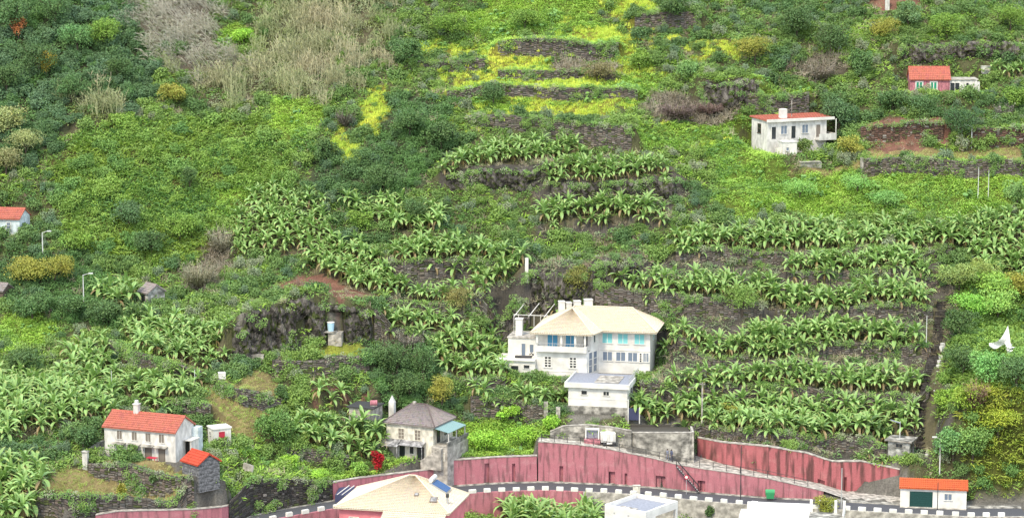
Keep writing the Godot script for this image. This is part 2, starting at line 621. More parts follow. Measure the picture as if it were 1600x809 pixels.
func at_line(line: Array, f: float, h: float, out: float) -> Vector3:
	var k := clampi(int(f), 0, line.size() - 2)
	var g := clampf(f - k, 0, 1)
	var a: Array = line[k]
	var b: Array = line[k + 1]
	var y := lerpf(lerpf(a[2], b[2], g) - 0.3, lerpf(a[3], b[3], g) + 0.12, h)
	var o := out + 0.3 + 0.12 * (1.0 - h)
	return Vector3(lerpf(a[0] + a[4] * o, b[0] + b[4] * o, g), y, lerpf(a[1] + a[5] * o, b[1] + b[5] * o, g))

func stone_wall(label: String, line: Array, tone := Color(0.21, 0.185, 0.16), pale := 0.06, called := "terrace_wall") -> void:
	if line.size() < 3: return
	var t := thing(called, label, "wall", Vector3.ZERO, 0, "dry stone terrace walls")
	var core := Mb.new()
	var st := Mb.new()
	for k in line.size() - 1:
		core.quad(at_line(line, k, 0, 0), at_line(line, k + 1, 0, 0), at_line(line, k + 1, 1, 0), at_line(line, k, 1, 0))
		core.quad(at_line(line, k, 1, 0), at_line(line, k + 1, 1, 0), at_line(line, k + 1, 1, -0.75), at_line(line, k, 1, -0.75), Color(1.6, 1.5, 1.3))
		core.quad(at_line(line, k + 1, 0, -0.75), at_line(line, k, 0, -0.75), at_line(line, k, 1, -0.75), at_line(line, k + 1, 1, -0.75))
	part(t, "wall_core", core, M.mortar)
	var f := 0.0
	while f < line.size() - 1.2:
		# one ragged column of stones at a time
		var wide := rng.randf_range(0.7, 1.5)
		var a: Array = line[int(f)]
		var tall: float = a[3] - a[2] + 0.4
		if tall > 0.5:
			var h := rng.randf_range(0.0, 0.05)
			while h < 0.97:
				var dh := rng.randf_range(0.2, 0.42) / tall
				var h2 := minf(h + dh, 1.03)
				var shift := rng.randf_range(-0.25, 0.25)
				var o := rng.randf_range(0.05, 0.2)
				var f0 := clampf(f + shift, 0, line.size() - 1.1)
				var f1 := clampf(f + wide + shift * 0.5, f0 + 0.3, line.size() - 1.0)
				var b := rng.randf_range(0.6, 1.4)
				var col := Color(tone.r * b * rng.randf_range(0.92, 1.1), tone.g * b, tone.b * b * rng.randf_range(0.92, 1.06))
				if rng.randf() < pale: col = Color(0.33, 0.30, 0.26) * rng.randf_range(0.7, 1.2)
				elif rng.randf() < 0.12: col = Color(0.12, 0.14, 0.055)
				var gap := 0.05 / tall
				var p0 := at_line(line, f0, h, 0)
				var p1 := at_line(line, f1, h, 0)
				var p2 := at_line(line, f1, h2 - gap, 0)
				var p3 := at_line(line, f0, h2 - gap, 0)
				var q0 := at_line(line, f0 + 0.12, h + gap * rng.randf_range(0.5, 2), o)
				var q1 := at_line(line, f1 - 0.12, h + gap * rng.randf_range(0.5, 2), o * rng.randf_range(0.6, 1.2))
				var q2 := at_line(line, f1 - 0.15, h2 - gap * rng.randf_range(1.5, 3), o * rng.randf_range(0.5, 1.0))
				var q3 := at_line(line, f0 + 0.15, h2 - gap * rng.randf_range(1.5, 3), o * rng.randf_range(0.5, 1.0))
				st.quad(q0, q1, q2, q3, col)
				st.quad(p0, p1, q1, q0, col); st.quad(p1, p2, q2, q1, col); st.quad(p2, p3, q3, q2, col); st.quad(p3, p0, q0, q3, col)
				h = h2
		f += wide * 0.95
	if st.v.size(): part(t, "stones", st, M.stone, "", "stuff")

func rock_face(label: String, line: Array, tone := Color(0.24, 0.215, 0.185), rough := 1.5, over := 0.8, called := "rock_outcrop", caves := []) -> void:
	# a weathered basalt face: a fine sheet pushed in and out by ridges, with its head turned back into the slope
	if line.size() < 3: return
	var t := thing(called, label, "rock")
	var mb := Mb.new()
	var f := FastNoiseLite.new()
	f.seed = 40 + used[called]
	f.frequency = 0.075
	f.fractal_type = FastNoiseLite.FRACTAL_RIDGED
	f.fractal_octaves = 5
	var blocks := FastNoiseLite.new()
	blocks.seed = f.seed
	blocks.noise_type = FastNoiseLite.TYPE_CELLULAR
	blocks.frequency = 0.42
	blocks.cellular_return_type = FastNoiseLite.RETURN_CELL_VALUE
	var cracks: FastNoiseLite = blocks.duplicate()
	cracks.cellular_return_type = FastNoiseLite.RETURN_DISTANCE2_SUB
	var split := []
	var cols := (line.size() - 1) * 3
	var rows := 30
	var g := []
	for i in cols + 1:
		var col := []
		var u := i / 3.0
		var marks := []
		for j in rows + 1:
			var h := j / float(rows)
			var p := at_line(line, u, minf(h * 1.15, 1.0), -0.5)
			var a: Array = line[clampi(int(u), 0, line.size() - 1)]
			var tall: float = a[3] - a[2]
			p.y += over * smoothstep(0.6, 1.0, h) * (0.5 + 0.5 * f.get_noise_2d(u * 3.0, 80))
			var n := f.get_noise_3d(p.x * 1.5 + p.y * 0.75, p.y * 0.6, p.z * 1.5)
			var edge := minf(1.0, minf(u, line.size() - 1 - u) * 0.35)
			var q3 := Vector3(p.x + p.y * 0.55, p.y * 0.55 - p.x * 0.2, p.z)
			var cr := clampf((cracks.get_noise_3dv(q3) + 1.0) * 4.0, 0.0, 1.0)
			marks.append([cr, blocks.get_noise_3dv(q3)])
			n = n * 0.6 + blocks.get_noise_3dv(q3) * 0.45 + (cr - 1.0) * 0.22
			var o := (n * rough + 1.0) * (0.35 + 0.65 * sin(PI * minf(h * 0.9 + 0.1, 1.0))) * edge - (1.0 - edge) * 1.0
			var back := smoothstep(0.8, 1.0, h) * 1.8 + h * tall * 0.12
			for q in caves:
				var cu: float = 1.0 - absf(u - q[0]) / q[1]
				var cv: float = 1.0 - absf(h - q[2]) / q[3]
				o -= q[4] * smoothstep(0.0, 0.35, cu) * smoothstep(0.0, 0.35, cv)
			p += Vector3(a[4], 0, a[5]) * (o - back)
			col.append(p)
		g.append(col)
		split.append(marks)
	for i in cols:
		for j in rows:
			var b: float = (0.72 + 0.42 * split[i][j][1] + 0.3 * f.get_noise_2d(i * 0.9, j * 0.6 + 30))  + rng.randf_range(-0.08, 0.08)
			var c := Color(tone.r * b, tone.g * b, tone.b * b)
			if patch_noise.get_noise_2d(i * 1.3, j * 1.7 + 300) > 0.2: c = Color(0.14, 0.17, 0.055) * b
			mb.tri(g[i][j], g[i + 1][j], g[i + 1][j + 1], c)
			mb.tri(g[i][j], g[i + 1][j + 1], g[i][j + 1], c * 1.06)
	inst(t, "rock_face", mb.mesh(M.rock))

func plaster_wall(parent: Node3D, called: String, pts: Array, mat: Material, thick := 0.5, niches := [], coping := 0.0) -> void:
	# pts: [x, z, foot, top]; niches: [x0, x1, foot above base, top above base], real recesses
	var mb := Mb.new()
	var xs := []
	for p in pts: xs.append(p[0])
	for nn in niches:
		xs.append(nn[0]); xs.append(nn[1])
	xs.sort()
	var px := []
	var pz := []
	var pf := []
	var pt := []
	for p in pts:
		px.append(p[0]); pz.append(p[1]); pf.append(p[2]); pt.append(p[3])
	for k in xs.size() - 1:
		var x0: float = xs[k]
		var x1: float = xs[k + 1]
		if x1 - x0 < 0.01: continue
		var z0 := along(px, pz, x0)
		var z1 := along(px, pz, x1)
		var f0 := along(px, pf, x0)
		var f1 := along(px, pf, x1)
		var t0 := along(px, pt, x0)
		var t1 := along(px, pt, x1)
		var hole := []
		for nn in niches:
			if (x0 + x1) / 2 > nn[0] and (x0 + x1) / 2 < nn[1]: hole = nn
		var back := Vector3(0, 0, -thick)
		if hole:
			var ho := Vector3(0, 0, -0.42)
			var a := Vector3(x0, f0 + hole[2], z0)
			var b := Vector3(x1, f1 + hole[2], z1)
			var c := Vector3(x1, f1 + hole[3], z1)
			var d := Vector3(x0, f0 + hole[3], z0)
			mb.quad(a + ho, b + ho, c + ho, d + ho)
			mb.quad(a, a + ho, d + ho, d); mb.quad(b + ho, b, c, c + ho)
			mb.quad(d, d + ho, c + ho, c)
			mb.quad(a + ho, a, b, b + ho)
			mb.quad(d, c, Vector3(x1, t1, z1), Vector3(x0, t0, z0))
			if hole[2] > 0.01: mb.quad(Vector3(x0, f0, z0), Vector3(x1, f1, z1), b, a)
		else:
			mb.quad(Vector3(x0, f0 - 0.3, z0), Vector3(x1, f1 - 0.3, z1), Vector3(x1, t1, z1), Vector3(x0, t0, z0))
		mb.quad(Vector3(x0, t0, z0), Vector3(x1, t1, z1), Vector3(x1, t1, z1) + back, Vector3(x0, t0, z0) + back)
		mb.quad(Vector3(x1, f1, z1) + back, Vector3(x0, f0, z0) + back, Vector3(x0, t0, z0) + back, Vector3(x1, t1, z1) + back)
	for e in [0, -1]:
		var p: Array = pts[e]
		mb.quad(Vector3(p[0], p[2] - 0.3, p[1]), Vector3(p[0], p[2] - 0.3, p[1] - thick), Vector3(p[0], p[3], p[1] - thick), Vector3(p[0], p[3], p[1]))
	part(parent, called, mb, mat)
	if coping > 0:
		var cp := Mb.new()
		for k in pts.size() - 1:
			var a := Vector3(pts[k][0], pts[k][3], pts[k][1])
			var b := Vector3(pts[k + 1][0], pts[k + 1][3], pts[k + 1][1])
			var o := Vector3(0, 0, 0.07)
			var u := Vector3(0, coping, 0)
			var w := Vector3(0, 0, -thick - 0.07)
			cp.quad(a + o, b + o, b + o + u, a + o + u); cp.quad(a + o + u, b + o + u, b + w + u, a + w + u)
		part(parent, "coping", cp, M.pale_concrete)


# ---------------------------------------------------------------- building parts
func tiles(mb: Mb, a: Vector3, b: Vector3, c: Vector3, d: Vector3, wide: float, long: float, vary: float) -> void:
	# rows of half-round roof tiles from the eave a-b up to the ridge d-c
	var nrm := (b - a).cross(d - a).normalized()
	var nu := maxi(1, int((b - a).length() / wide))
	var nv := maxi(1, int((((d - a).length() + (c - b).length()) * 0.5) / long))
	var place := func(u: float, v: float) -> Vector3: return a.lerp(b, u).lerp(d.lerp(c, u), v)
	for j in nv:
		for i in nu:
			var k := rng.randf_range(1.0 - vary, 1.0 + vary)
			var col := Color(k * rng.randf_range(0.96, 1.04), k * rng.randf_range(0.92, 1.12), k * rng.randf_range(0.9, 1.15))
			var v0 := j / float(nv)
			var v1 := (j + 1) / float(nv)
			var lift := nrm * (wide * 0.3)
			var lo := nrm * (wide * 0.16)
			var u0 := i / float(nu)
			var um := (i + 0.5) / nu
			var u1 := (i + 1) / float(nu)
			var p0: Vector3 = place.call(u0, v0)
			var pm: Vector3 = place.call(um, v0)
			var p1: Vector3 = place.call(u1, v0)
			var r0: Vector3 = place.call(u0, v1)
			var rm: Vector3 = place.call(um, v1)
			var r1: Vector3 = place.call(u1, v1)
			mb.quad(p0 + lo, pm + lift + lo, rm + lift, r0, col)
			mb.quad(pm + lift + lo, p1 + lo, r1, rm + lift, col)
			if j == 0:
				mb.tri(p0, p1 + lo, pm + lift + lo, col)

func poly_roof(parent: Node3D, faces: Array, mat: Material, wide := 0.3, long := 0.42, vary := 0.1) -> void:
	# each face is [eave left, eave right, ridge right, ridge left]; a thin slab under it, tiles on top
	var slab := Mb.new()
	var tl := Mb.new()
	for f in faces:
		var dn := Vector3(0, -0.12, 0)
		slab.quad(f[0], f[1], f[2], f[3])
		slab.quad(f[1] + dn, f[0] + dn, f[3] + dn, f[2] + dn)
		slab.quad(f[0] + dn, f[1] + dn, f[1], f[0])
		slab.quad(f[1] + dn, f[2] + dn, f[2], f[1])
		slab.quad(f[3] + dn, f[0] + dn, f[0], f[3])
		var up: Vector3 = (f[1] - f[0]).cross(f[3] - f[0]).normalized() * 0.015
		tiles(tl, f[0] + up, f[1] + up, f[2] + up, f[3] + up, wide, long, vary)
	var r := part(parent, "roof", slab, mat)
	part(r, "roof_tiles", tl, mat, "", "stuff")

func opening(parent: Node3D, called: String, at: Vector3, turn: float, w: float, h: float, frame: Material, pane: Material, cols := 1, rows := 1, bar := 0.08, sill := true) -> void:
	# a frame with its panes, set against a wall face; at is the middle of its foot
	var key := "%s %.2f %.2f %d %d %s %s %.2f %s" % [called, w, h, cols, rows, frame.resource_name, pane.resource_name, bar, sill]
	if not window_meshes.has(key):
		var fr := Mb.new()
		var o := 0.06
		fr.box(Vector3(-w / 2 - bar, 0, -0.02), Vector3(-w / 2, h, o)); fr.box(Vector3(w / 2, 0, -0.02), Vector3(w / 2 + bar, h, o))
		fr.box(Vector3(-w / 2 - bar, h, -0.02), Vector3(w / 2 + bar, h + bar, o))
		if sill: fr.box(Vector3(-w / 2 - bar - 0.05, -bar, -0.02), Vector3(w / 2 + bar + 0.05, 0, o + 0.08))
		for k in range(1, cols):
			var x := -w / 2 + w * k / cols
			fr.box(Vector3(x - bar * 0.4, 0, -0.02), Vector3(x + bar * 0.4, h, o - 0.015))
		for k in range(1, rows):
			var y := h * k / rows
			fr.box(Vector3(-w / 2, y - bar * 0.4, -0.02), Vector3(w / 2, y + bar * 0.4, o - 0.02))
		var pn := Mb.new()
		pn.box(Vector3(-w / 2, 0, -0.02), Vector3(w / 2, h, 0.018))
		window_meshes[key] = [fr.mesh(frame), pn.mesh(pane)]
	var win := inst(parent, called, window_meshes[key][0])
	win.position = at
	win.rotation_degrees.y = turn
	inst(win, "panel" if called == "door" else "pane", window_meshes[key][1])

func block_part(parent: Node3D, called: String, lo: Vector3, hi: Vector3, mat: Material, label := "") -> MeshInstance3D:
	var mb := Mb.new()
	mb.box(lo, hi)
	return part(parent, called, mb, mat, label)

func gable_house(t: Node3D, l: float, d: float, h: float, rise: float, wallm: Material, roofm: Material, over := 0.35) -> void:
	# walls with two gables, ridge along the length; the front faces +z, the origin is the foot of its left corner
	var mb := Mb.new()
	mb.box(Vector3(0, -1.2, -d), Vector3(l, h, 0))
	for x in [0.0, l]:
		var a := Vector3(x, h, 0)
		var b := Vector3(x, h, -d)
		var c := Vector3(x, h + rise, -d / 2)
		if x > 0: mb.tri(a, b, c)
		else: mb.tri(b, a, c)
	part(t, "wall", mb, wallm)
	var dy := over * rise / (d / 2)
	var y := h + 0.13
	var e := over * 0.6
	poly_roof(t, [
		[Vector3(-e, y - dy, over), Vector3(l + e, y - dy, over), Vector3(l + e, y + rise, -d / 2), Vector3(-e, y + rise, -d / 2)],
		[Vector3(l + e, y - dy, -d - over), Vector3(-e, y - dy, -d - over), Vector3(-e, y + rise, -d / 2), Vector3(l + e, y + rise, -d / 2)]], roofm, 0.3, 0.42, 0.22)
	var cap := Mb.new()
	cap.tube([Vector3(-e, y + rise + 0.03, -d / 2), Vector3(l + e, y + rise + 0.03, -d / 2)], [0.13, 0.13], 6, Color(0.9, 0.85, 0.85))
	part(t, "ridge_capping", cap, roofm)

func street_lamp(label: String, at: Vector3, h: float, arm: float, mat: Material, group := "") -> void:
	var t := thing("street_lamp", label, "lamp post", at, 0, group)
	var mb := Mb.new()
	mb.tube([Vector3(0, -0.5, 0), Vector3(0, h * 0.6, 0), Vector3(0, h, 0)], [0.1, 0.085, 0.06], 6)
	part(t, "pole", mb, mat)
	var m2 := Mb.new()
	m2.tube([Vector3(0, h - 0.05, 0), Vector3(arm * 0.6, h + 0.2, 0.1), Vector3(arm, h + 0.25, 0.2)], [0.05, 0.045, 0.04], 5)
	part(t, "arm", m2, mat)
	var m3 := Mb.new()
	m3.box(Vector3(-0.3, -0.08, -0.13), Vector3(0.35, 0.08, 0.13), Color(1.4, 1.4, 1.4), Transform3D(Basis(), Vector3(arm, h + 0.27, 0.2)))
	part(t, "lamp_head", m3, mat)

func pole(label: String, at: Vector3, h: float, r: float, mat: Material, called := "utility_pole", square := false, cap := true) -> Node3D:
	var t := thing(called, label, "pole", at)
	var mb := Mb.new()
	if square: mb.box(Vector3(-r, -0.5, -r), Vector3(r, h, r))
	else: mb.tube([Vector3(0, -0.5, 0), Vector3(0, h * 0.5, 0), Vector3(0, h, 0)], [r, r * 0.85, r * 0.65], 6)
	part(t, "shaft", mb, mat)
	if cap:
		var m2 := Mb.new()
		m2.box(Vector3(-0.4, h - 0.35, -0.06), Vector3(0.4, h - 0.22, 0.06))
		for x in [-0.35, 0.0, 0.35]: m2.box(Vector3(x - 0.04, h - 0.22, -0.04), Vector3(x + 0.04, h - 0.05, 0.04))
		part(t, "crossarm", m2, mat)
	return t


# ---------------------------------------------------------------- the place
var road_b := []      # bearings of the road's back edge
var road_e := []

func rx(b: float) -> float:
	return level(b, along(road_b, road_e, b), 0.0).x

var ramp_b := [838, 842, 900, 950, 1020, 1060, 1130, 1200, 1285, 1330]
var ramp_h := [5.7, 5.7, 5.5, 5.0, 4.1, 3.5, 3.1, 2.6, 1.2, 0.0]
var c_line := []      # foot of the upper red wall: Vector3

func set_road_walls() -> void:
	var hb := [-60, 185, 350, 372, 392, 520, 600, 690, 700, 838]
	var hh := [3.8, 4.0, 2.6, 3.6, 4.8, 2.5, 2.4, 2.6, 3.6, 3.7]
	var xs := []
	for b in hb: xs.append(rx(b))
	var rxs := []
	for b in ramp_b: rxs.append(rx(b))
	c_line = [Vector3(rx(842), 0, -(road(rx(842)) + 3.2)), Vector3(rx(950), 0, -(road(rx(950)) + 3.2)), Vector3(rx(1040), 0, -(road(rx(1040)) + 2.8)), level(1090, 712, 3.3), level(1130, 724, 3.1), level(1200, 740, 2.6), level(1260, 752, 1.4), level(1300, 763, 0.4), level(1345, 767, 0), level(1405, 771, 0), level(1425, 776, 0)]
	var cx := []
	var cz := []
	for p in c_line:
		cx.append(p.x); cz.append(p.z)
	var ch := [0.3, 2.4, 0.5, 2.6, 3.0, 3.9, 4.2, 4.2, 4.2, 3.4, 2.0]
	for i in NX:
		var x := GX + i * CELL
		var r := road(x)
		var zl := -r - 0.85
		var low := 0.0
		var top := along(xs, hh, x)
		if x > xs[-1]:
			low = along(rxs, ramp_h, x)
			zl = along(cx, cz, x) - 0.65 if x < cx[-1] else -r - 4.0
			top = low + along(cx, ch, x) if x < cx[-1] else 1.5
		# the ground right behind the line stands at top; further back it runs into the slope
		var jl := int((zl - GZ) / CELL)
		var raise := top - G[jl * NX + i]
		var depth := clampf(absf(raise) / 0.5, 3.0, 16.0)
		var j := jl
		while j >= 0:
			var back := zl - (GZ + j * CELL)
			if back > depth: break
			G[j * NX + i] += raise * (1.0 - back / depth)
			j -= 1
		for q in range(jl + 1, mini(NZ, int((-r - GZ) / CELL) + 1)):
			if GZ + q * CELL < -r - 0.75:
				G[q * NX + i] = low - 0.06
				REG[q * NX + i] = BARE
	for i in NX:
		var r := road(GX + i * CELL)
		for j in range(int((-r - 0.9 - GZ) / CELL), mini(NZ, int((-r + ROAD_W + 0.8 - GZ) / CELL) + 1)):
			REG[j * NX + i] = BARE

# terrace walls: bearings along the foot, heights, kind, label
func terraces() -> Array:
	var s := "stone"
	return [
		[[[40, 803], [110, 814], [178, 820], [240, 800], [305, 788]], [3.2, 3.3, 2.4, 1.5, 0.9], s, "tall dark stone wall under the dry grass yard in the lower left corner"],
		[[[138, 738], [200, 749], [252, 766], [290, 753]], [1.0, 1.4, 1.5, 0.8], s, "low brown stone wall in front of the long white house with the red roof"],
		[[[440, 708], [500, 721], [548, 731]], [1.0, 1.5, 1.6], s, "pale curved stone wall under the bananas left of the red flowering bush"],
		[[[735, 648], [800, 651], [886, 653]], [2.6, 2.6, 2.6], s, "dark stone wall under the row of bananas in front of the cream house"],
		[[[480, 642], [540, 642], [592, 634]], [1.6, 2.0, 1.6], "earth", ""],
		[[[335, 604], [372, 630], [442, 640]], [1.6, 2.0, 1.4], s, "curved stone wall below the small dry meadow with a white box"],
		[[[260, 642], [298, 651], [330, 655]], [1.5, 2.2, 2.0], s, "dark stone wall behind the small white shed with a red door"],
		[[[172, 550], [213, 578], [262, 594], [314, 594]], [2.2, 2.7, 2.6, 1.4], s, "rough curved stone wall below the large banana patch on the left"],
		[[[425, 578], [500, 584], [578, 577]], [1.4, 1.8, 1.6], s, "stone wall carrying the small bright lawn below the cave"],
		[[[1000, 664], [1100, 680], [1200, 692], [1300, 702], [1388, 712]], [1.6, 1.9, 2.0, 2.0, 1.6], s, "long dark stone wall just above the upper red roadside wall"],
		[[[1000, 617], [1200, 619], [1455, 620]], [1.3, 1.5, 1.4], s, "stone wall between the two lowest long banana rows on the right"],
		[[[1030, 572], [1110, 573], [1252, 575]], [1.2, 1.2, 1.2], s, "low brown stone wall right of the cream house between two banana rows"],
		[[[1165, 555], [1300, 552], [1460, 556]], [1.4, 1.4, 1.4], s, "stone wall below the third long banana row from the ravine stairs' foot"],
		[[[682, 594], [740, 608], [790, 604]], [1.2, 1.5, 1.3], s, "stone wall below the bananas left of the cream house"],
		[[[355, 566], [380, 562], [420, 555], [480, 530], [540, 531], [592, 531]], [5.5, 7.2, 7.6, 7.4, 6.2, 3.6], "cliff", "large weathered basalt cliff with a cave above the small lawn", 11.0],
		[[[930, 497], [1050, 500], [1192, 503]], [2.6, 2.8, 2.6], s, "wide rough stone wall rising behind the right end of the cream roof"],
		[[[1215, 500], [1340, 496], [1462, 498]], [1.4, 1.5, 1.4], s, "stone wall under the second banana row left of the stairway ravine"],
		[[[584, 522], [640, 527], [712, 538]], [0.9, 1.2, 1.3], s, "short stone wall under the bananas right of the cave"],
		[[[598, 467], [700, 494], [800, 513], [832, 516]], [1.0, 1.6, 2.2, 2.2], s, "dark sloping stone wall running down to the terrace behind the cream house"],
		[[[608, 432], [720, 433], [828, 435]], [2.5, 2.6, 2.4], s, "tall stone wall with a pale top edge left of the concrete post"],
		[[[818, 466], [870, 470], [930, 462], [968, 444], [1005, 434]], [3.6, 4.6, 4.6, 3.6, 2.4], "cliff", "dark rock face right of the concrete post in the middle of the slope", 9.0],
		[[[1230, 440], [1350, 438], [1478, 438]], [1.2, 1.3, 1.2], s, "stone wall under the upper short banana row beside the ravine"],
		[[[1056, 406], [1160, 408], [1215, 412], [1330, 402], [1490, 396]], [1.4, 1.5, 1.6, 1.2, 1.0], s, "pale stone wall under the highest long banana row on the right"],
		[[[560, 364], [620, 374], [692, 372]], [1.0, 1.2, 1.2], "earth", ""],
		[[[838, 368], [930, 356], [1034, 353]], [1.4, 1.4, 1.5], "earth", ""],
		[[[690, 296], [780, 292], [856, 292]], [2.6, 3.2, 2.6], "cliff", "dark rock band below the top left banana terrace", 6.0],
		[[[850, 304], [950, 308], [1068, 303]], [2.0, 2.4, 2.4], "cliff", "broken dark rock band between two small banana terraces high on the slope", 5.5],
		[[[1350, 270], [1480, 272], [1602, 275]], [2.2, 2.2, 2.2], s, "long dark stone wall above the bright green meadow on the right"],
		[[[1345, 218], [1410, 217], [1475, 215]], [2.0, 2.4, 2.4], "red", "reddish stone wall left of the dark round tree below the pink house"],
		[[[1518, 228], [1560, 228], [1604, 226]], [2.6, 2.8, 2.8], "red", "reddish stone wall right of the dark round tree at the right edge"],
		[[[732, 195], [850, 208], [990, 236]], [1.2, 2.2, 4.0], s, "long dark stone wall above the top banana terraces, taller at its right end"],
		[[[1136, 170], [1200, 169], [1266, 167]], [1.1, 1.4, 1.3], s, "dark stone wall above the flat roofed white house"],
		[[[1092, 158], [1140, 158], [1196, 152]], [3.4, 4.2, 3.6], "cliff", "overgrown dark rock face beside the dead brushwood high on the right", 8.0],
		[[[698, 156], [850, 155], [1000, 158]], [1.6, 1.8, 1.7], s, "low stone wall between the two lowest yellow meadow terraces"],
		[[[778, 122], [850, 123], [930, 122]], [1.2, 1.3, 1.0], s, "low stone wall beside the grey brown bush in the yellow meadow"],
		[[[640, 110], [700, 112], [762, 108]], [1.5, 1.8, 1.4], s, "short dark stone wall at the left end of the yellow meadow"],
		[[[778, 87], [880, 89], [968, 87]], [2.5, 2.8, 2.2], s, "grey stone wall across the upper yellow meadow"],
		[[[992, 42], [1050, 43], [1098, 42]], [2.2, 2.6, 2.4], s, "short dark stone wall at the top of the slope right of the yellow meadow"],
		[[[1400, 92], [1500, 88], [1604, 86]], [2.4, 2.6, 2.0], "cliff", "brown rocky bank behind the pink house at the top right", 6.0],
	]

var banana_rows := [
	# bearings of the ground they stand on, spacing, size, label
	[[[455, 672], [540, 674], [590, 692], [590, 714], [530, 708], [458, 692]], 2.1, 1.0, "banana plant in patch above pale curved wall by red bush", "bananas left of the old grey roofed house"],
	[[[498, 612], [588, 609], [590, 622], [500, 622]], 2.3, 0.95, "banana plant in short row below the bright lawn", "bananas below the lawn"],
	[[[745, 622], [885, 624], [885, 634], [745, 632]], 2.0, 0.95, "banana plant in row in front of the villa", "bananas in front of the cream house"],
	[[[1000, 640], [1200, 645], [1428, 655], [1428, 674], [1200, 680], [1060, 662], [1000, 652]], 2.05, 1.0, "banana plant in lowest long row above upper red wall", "bananas of the lowest right terrace"],
	[[[1020, 598], [1150, 594], [1438, 594], [1438, 612], [1150, 610], [1025, 606]], 2.05, 1.0, "banana plant in second lowest long row right of villa", "bananas of the second right terrace"],
	[[[1035, 552], [1120, 549], [1252, 556], [1250, 567], [1100, 565], [1040, 562]], 2.05, 0.95, "banana plant in row at the villa's right corner", "bananas at the right of the cream house"],
	[[[1170, 526], [1300, 524], [1438, 530], [1438, 550], [1300, 547], [1175, 545]], 2.05, 1.0, "banana plant in long row level with villa roof by stairs", "bananas of the fourth right terrace"],
	[[[1215, 474], [1330, 468], [1446, 474], [1446, 492], [1300, 492], [1215, 488]], 2.05, 1.0, "banana plant in next row above the roof level row", "bananas of the fifth right terrace"],
	[[[1230, 424], [1350, 416], [1446, 416], [1446, 434], [1350, 434], [1230, 436]], 2.05, 0.95, "banana plant in short upper row left of ravine head", "bananas of the sixth right terrace"],
	[[[965, 458], [1100, 448], [1212, 452], [1208, 474], [1050, 474], [970, 468]], 2.05, 1.0, "banana plant above wide rough wall behind the villa", "bananas above the wide rough wall"],
	[[[1056, 382], [1200, 368], [1350, 364], [1496, 360], [1500, 388], [1200, 394], [1060, 397]], 2.1, 1.0, "banana plant in highest long row below bright meadow", "bananas of the highest right terrace"],
	[[[1502, 356], [1602, 344], [1602, 446], [1545, 432], [1505, 388]], 2.2, 1.0, "banana plant on right edge slope below the meadow", "bananas at the right edge"],
	[[[686, 546], [730, 535], [790, 540], [786, 592], [735, 596], [690, 586]], 2.1, 0.95, "banana plant in patch left of the villa", "bananas at the left of the cream house"],
	[[[585, 502], [640, 502], [708, 512], [704, 530], [640, 520], [588, 514]], 2.1, 0.9, "banana plant in small patch right of the cave", "bananas right of the cave"],
	[[[642, 464], [750, 466], [882, 474], [882, 492], [760, 488], [645, 474]], 2.1, 0.9, "banana plant in row under the pale edged wall", "bananas under the pale edged wall"],
	[[[620, 396], [700, 388], [818, 396], [820, 416], [700, 414], [622, 412]], 2.0, 0.95, "banana plant in row on top of pale edged wall", "bananas on the pale edged wall"],
	[[[480, 398], [560, 386], [602, 420], [634, 456], [585, 462], [520, 436], [480, 422]], 2.1, 0.95, "banana plant on slope above bare pinkish earth", "bananas above the bare earth"],
	[[[368, 345], [430, 332], [505, 342], [520, 380], [440, 402], [368, 400]], 2.1, 0.9, "banana plant in upper patch left of mid slope", "bananas of the upper left patch"],
	[[[372, 318], [440, 304], [500, 322], [500, 336], [430, 328]], 2.2, 0.85, "banana plant at top of the upper left patch", "bananas at the top of the upper left patch"],
	[[[545, 328], [600, 322], [684, 336], [684, 362], [620, 362], [560, 344]], 2.1, 0.95, "banana plant in detached patch above pale edged wall", "bananas of the detached upper patch"],
	[[[845, 338], [940, 328], [1034, 328], [1034, 344], [930, 346], [848, 354]], 2.0, 0.95, "banana plant in single high row left of meadow", "bananas of the single high row"],
	[[[850, 274], [900, 262], [1036, 264], [1040, 282], [950, 284], [855, 284]], 2.0, 0.9, "banana plant on second terrace below yellow meadow", "bananas of the second terrace under the meadow"],
	[[[690, 266], [740, 244], [800, 232], [904, 234], [908, 248], [840, 252], [760, 258], [700, 274]], 2.0, 0.9, "banana plant on first terrace below yellow meadow", "bananas of the first terrace under the meadow"],
	[[[1545, 116], [1604, 110], [1604, 126], [1550, 126]], 2.2, 0.8, "banana plant right of the pink house", "bananas by the pink house"],
	[[[198, 508], [280, 512], [340, 528], [360, 566], [312, 576], [232, 556], [194, 530]], 2.1, 0.95, "banana plant in dense patch above rough curved wall", "bananas above the rough curved wall"],
	[[[104, 550], [165, 545], [180, 602], [110, 612]], 2.2, 1.0, "banana plant left of the rough curved wall", "bananas left of the curved wall"],
	[[[-10, 602], [90, 602], [172, 618], [178, 664], [60, 680], [-10, 700]], 2.2, 1.05, "banana plant in large patch at the left edge", "bananas at the left edge"],
	[[[-10, 745], [55, 742], [62, 800], [30, 830], [-10, 832]], 2.2, 1.1, "banana plant in lower left corner beside dry yard", "bananas in the lower left corner"],
	[[[194, 608], [300, 602], [312, 615], [262, 652], [230, 645], [198, 626]], 2.3, 0.95, "banana plant above the long white house", "bananas above the long white house"],
	[[[150, 462], [202, 464], [202, 480], [150, 478]], 2.4, 1.2, "banana plant left of the little tile roofed hut", "tall bananas by the stone hut"],
	[[[1340, 724], [1378, 724], [1378, 732], [1342, 732]], 1.7, 0.6, "banana plant between pump hut and red wall", "small bananas by the pump hut"],
	[[[795, 813], [925, 815], [925, 842], [800, 842]], 1.9, 1.15, "banana plant below the road beside the carport", "bananas below the road"],
]

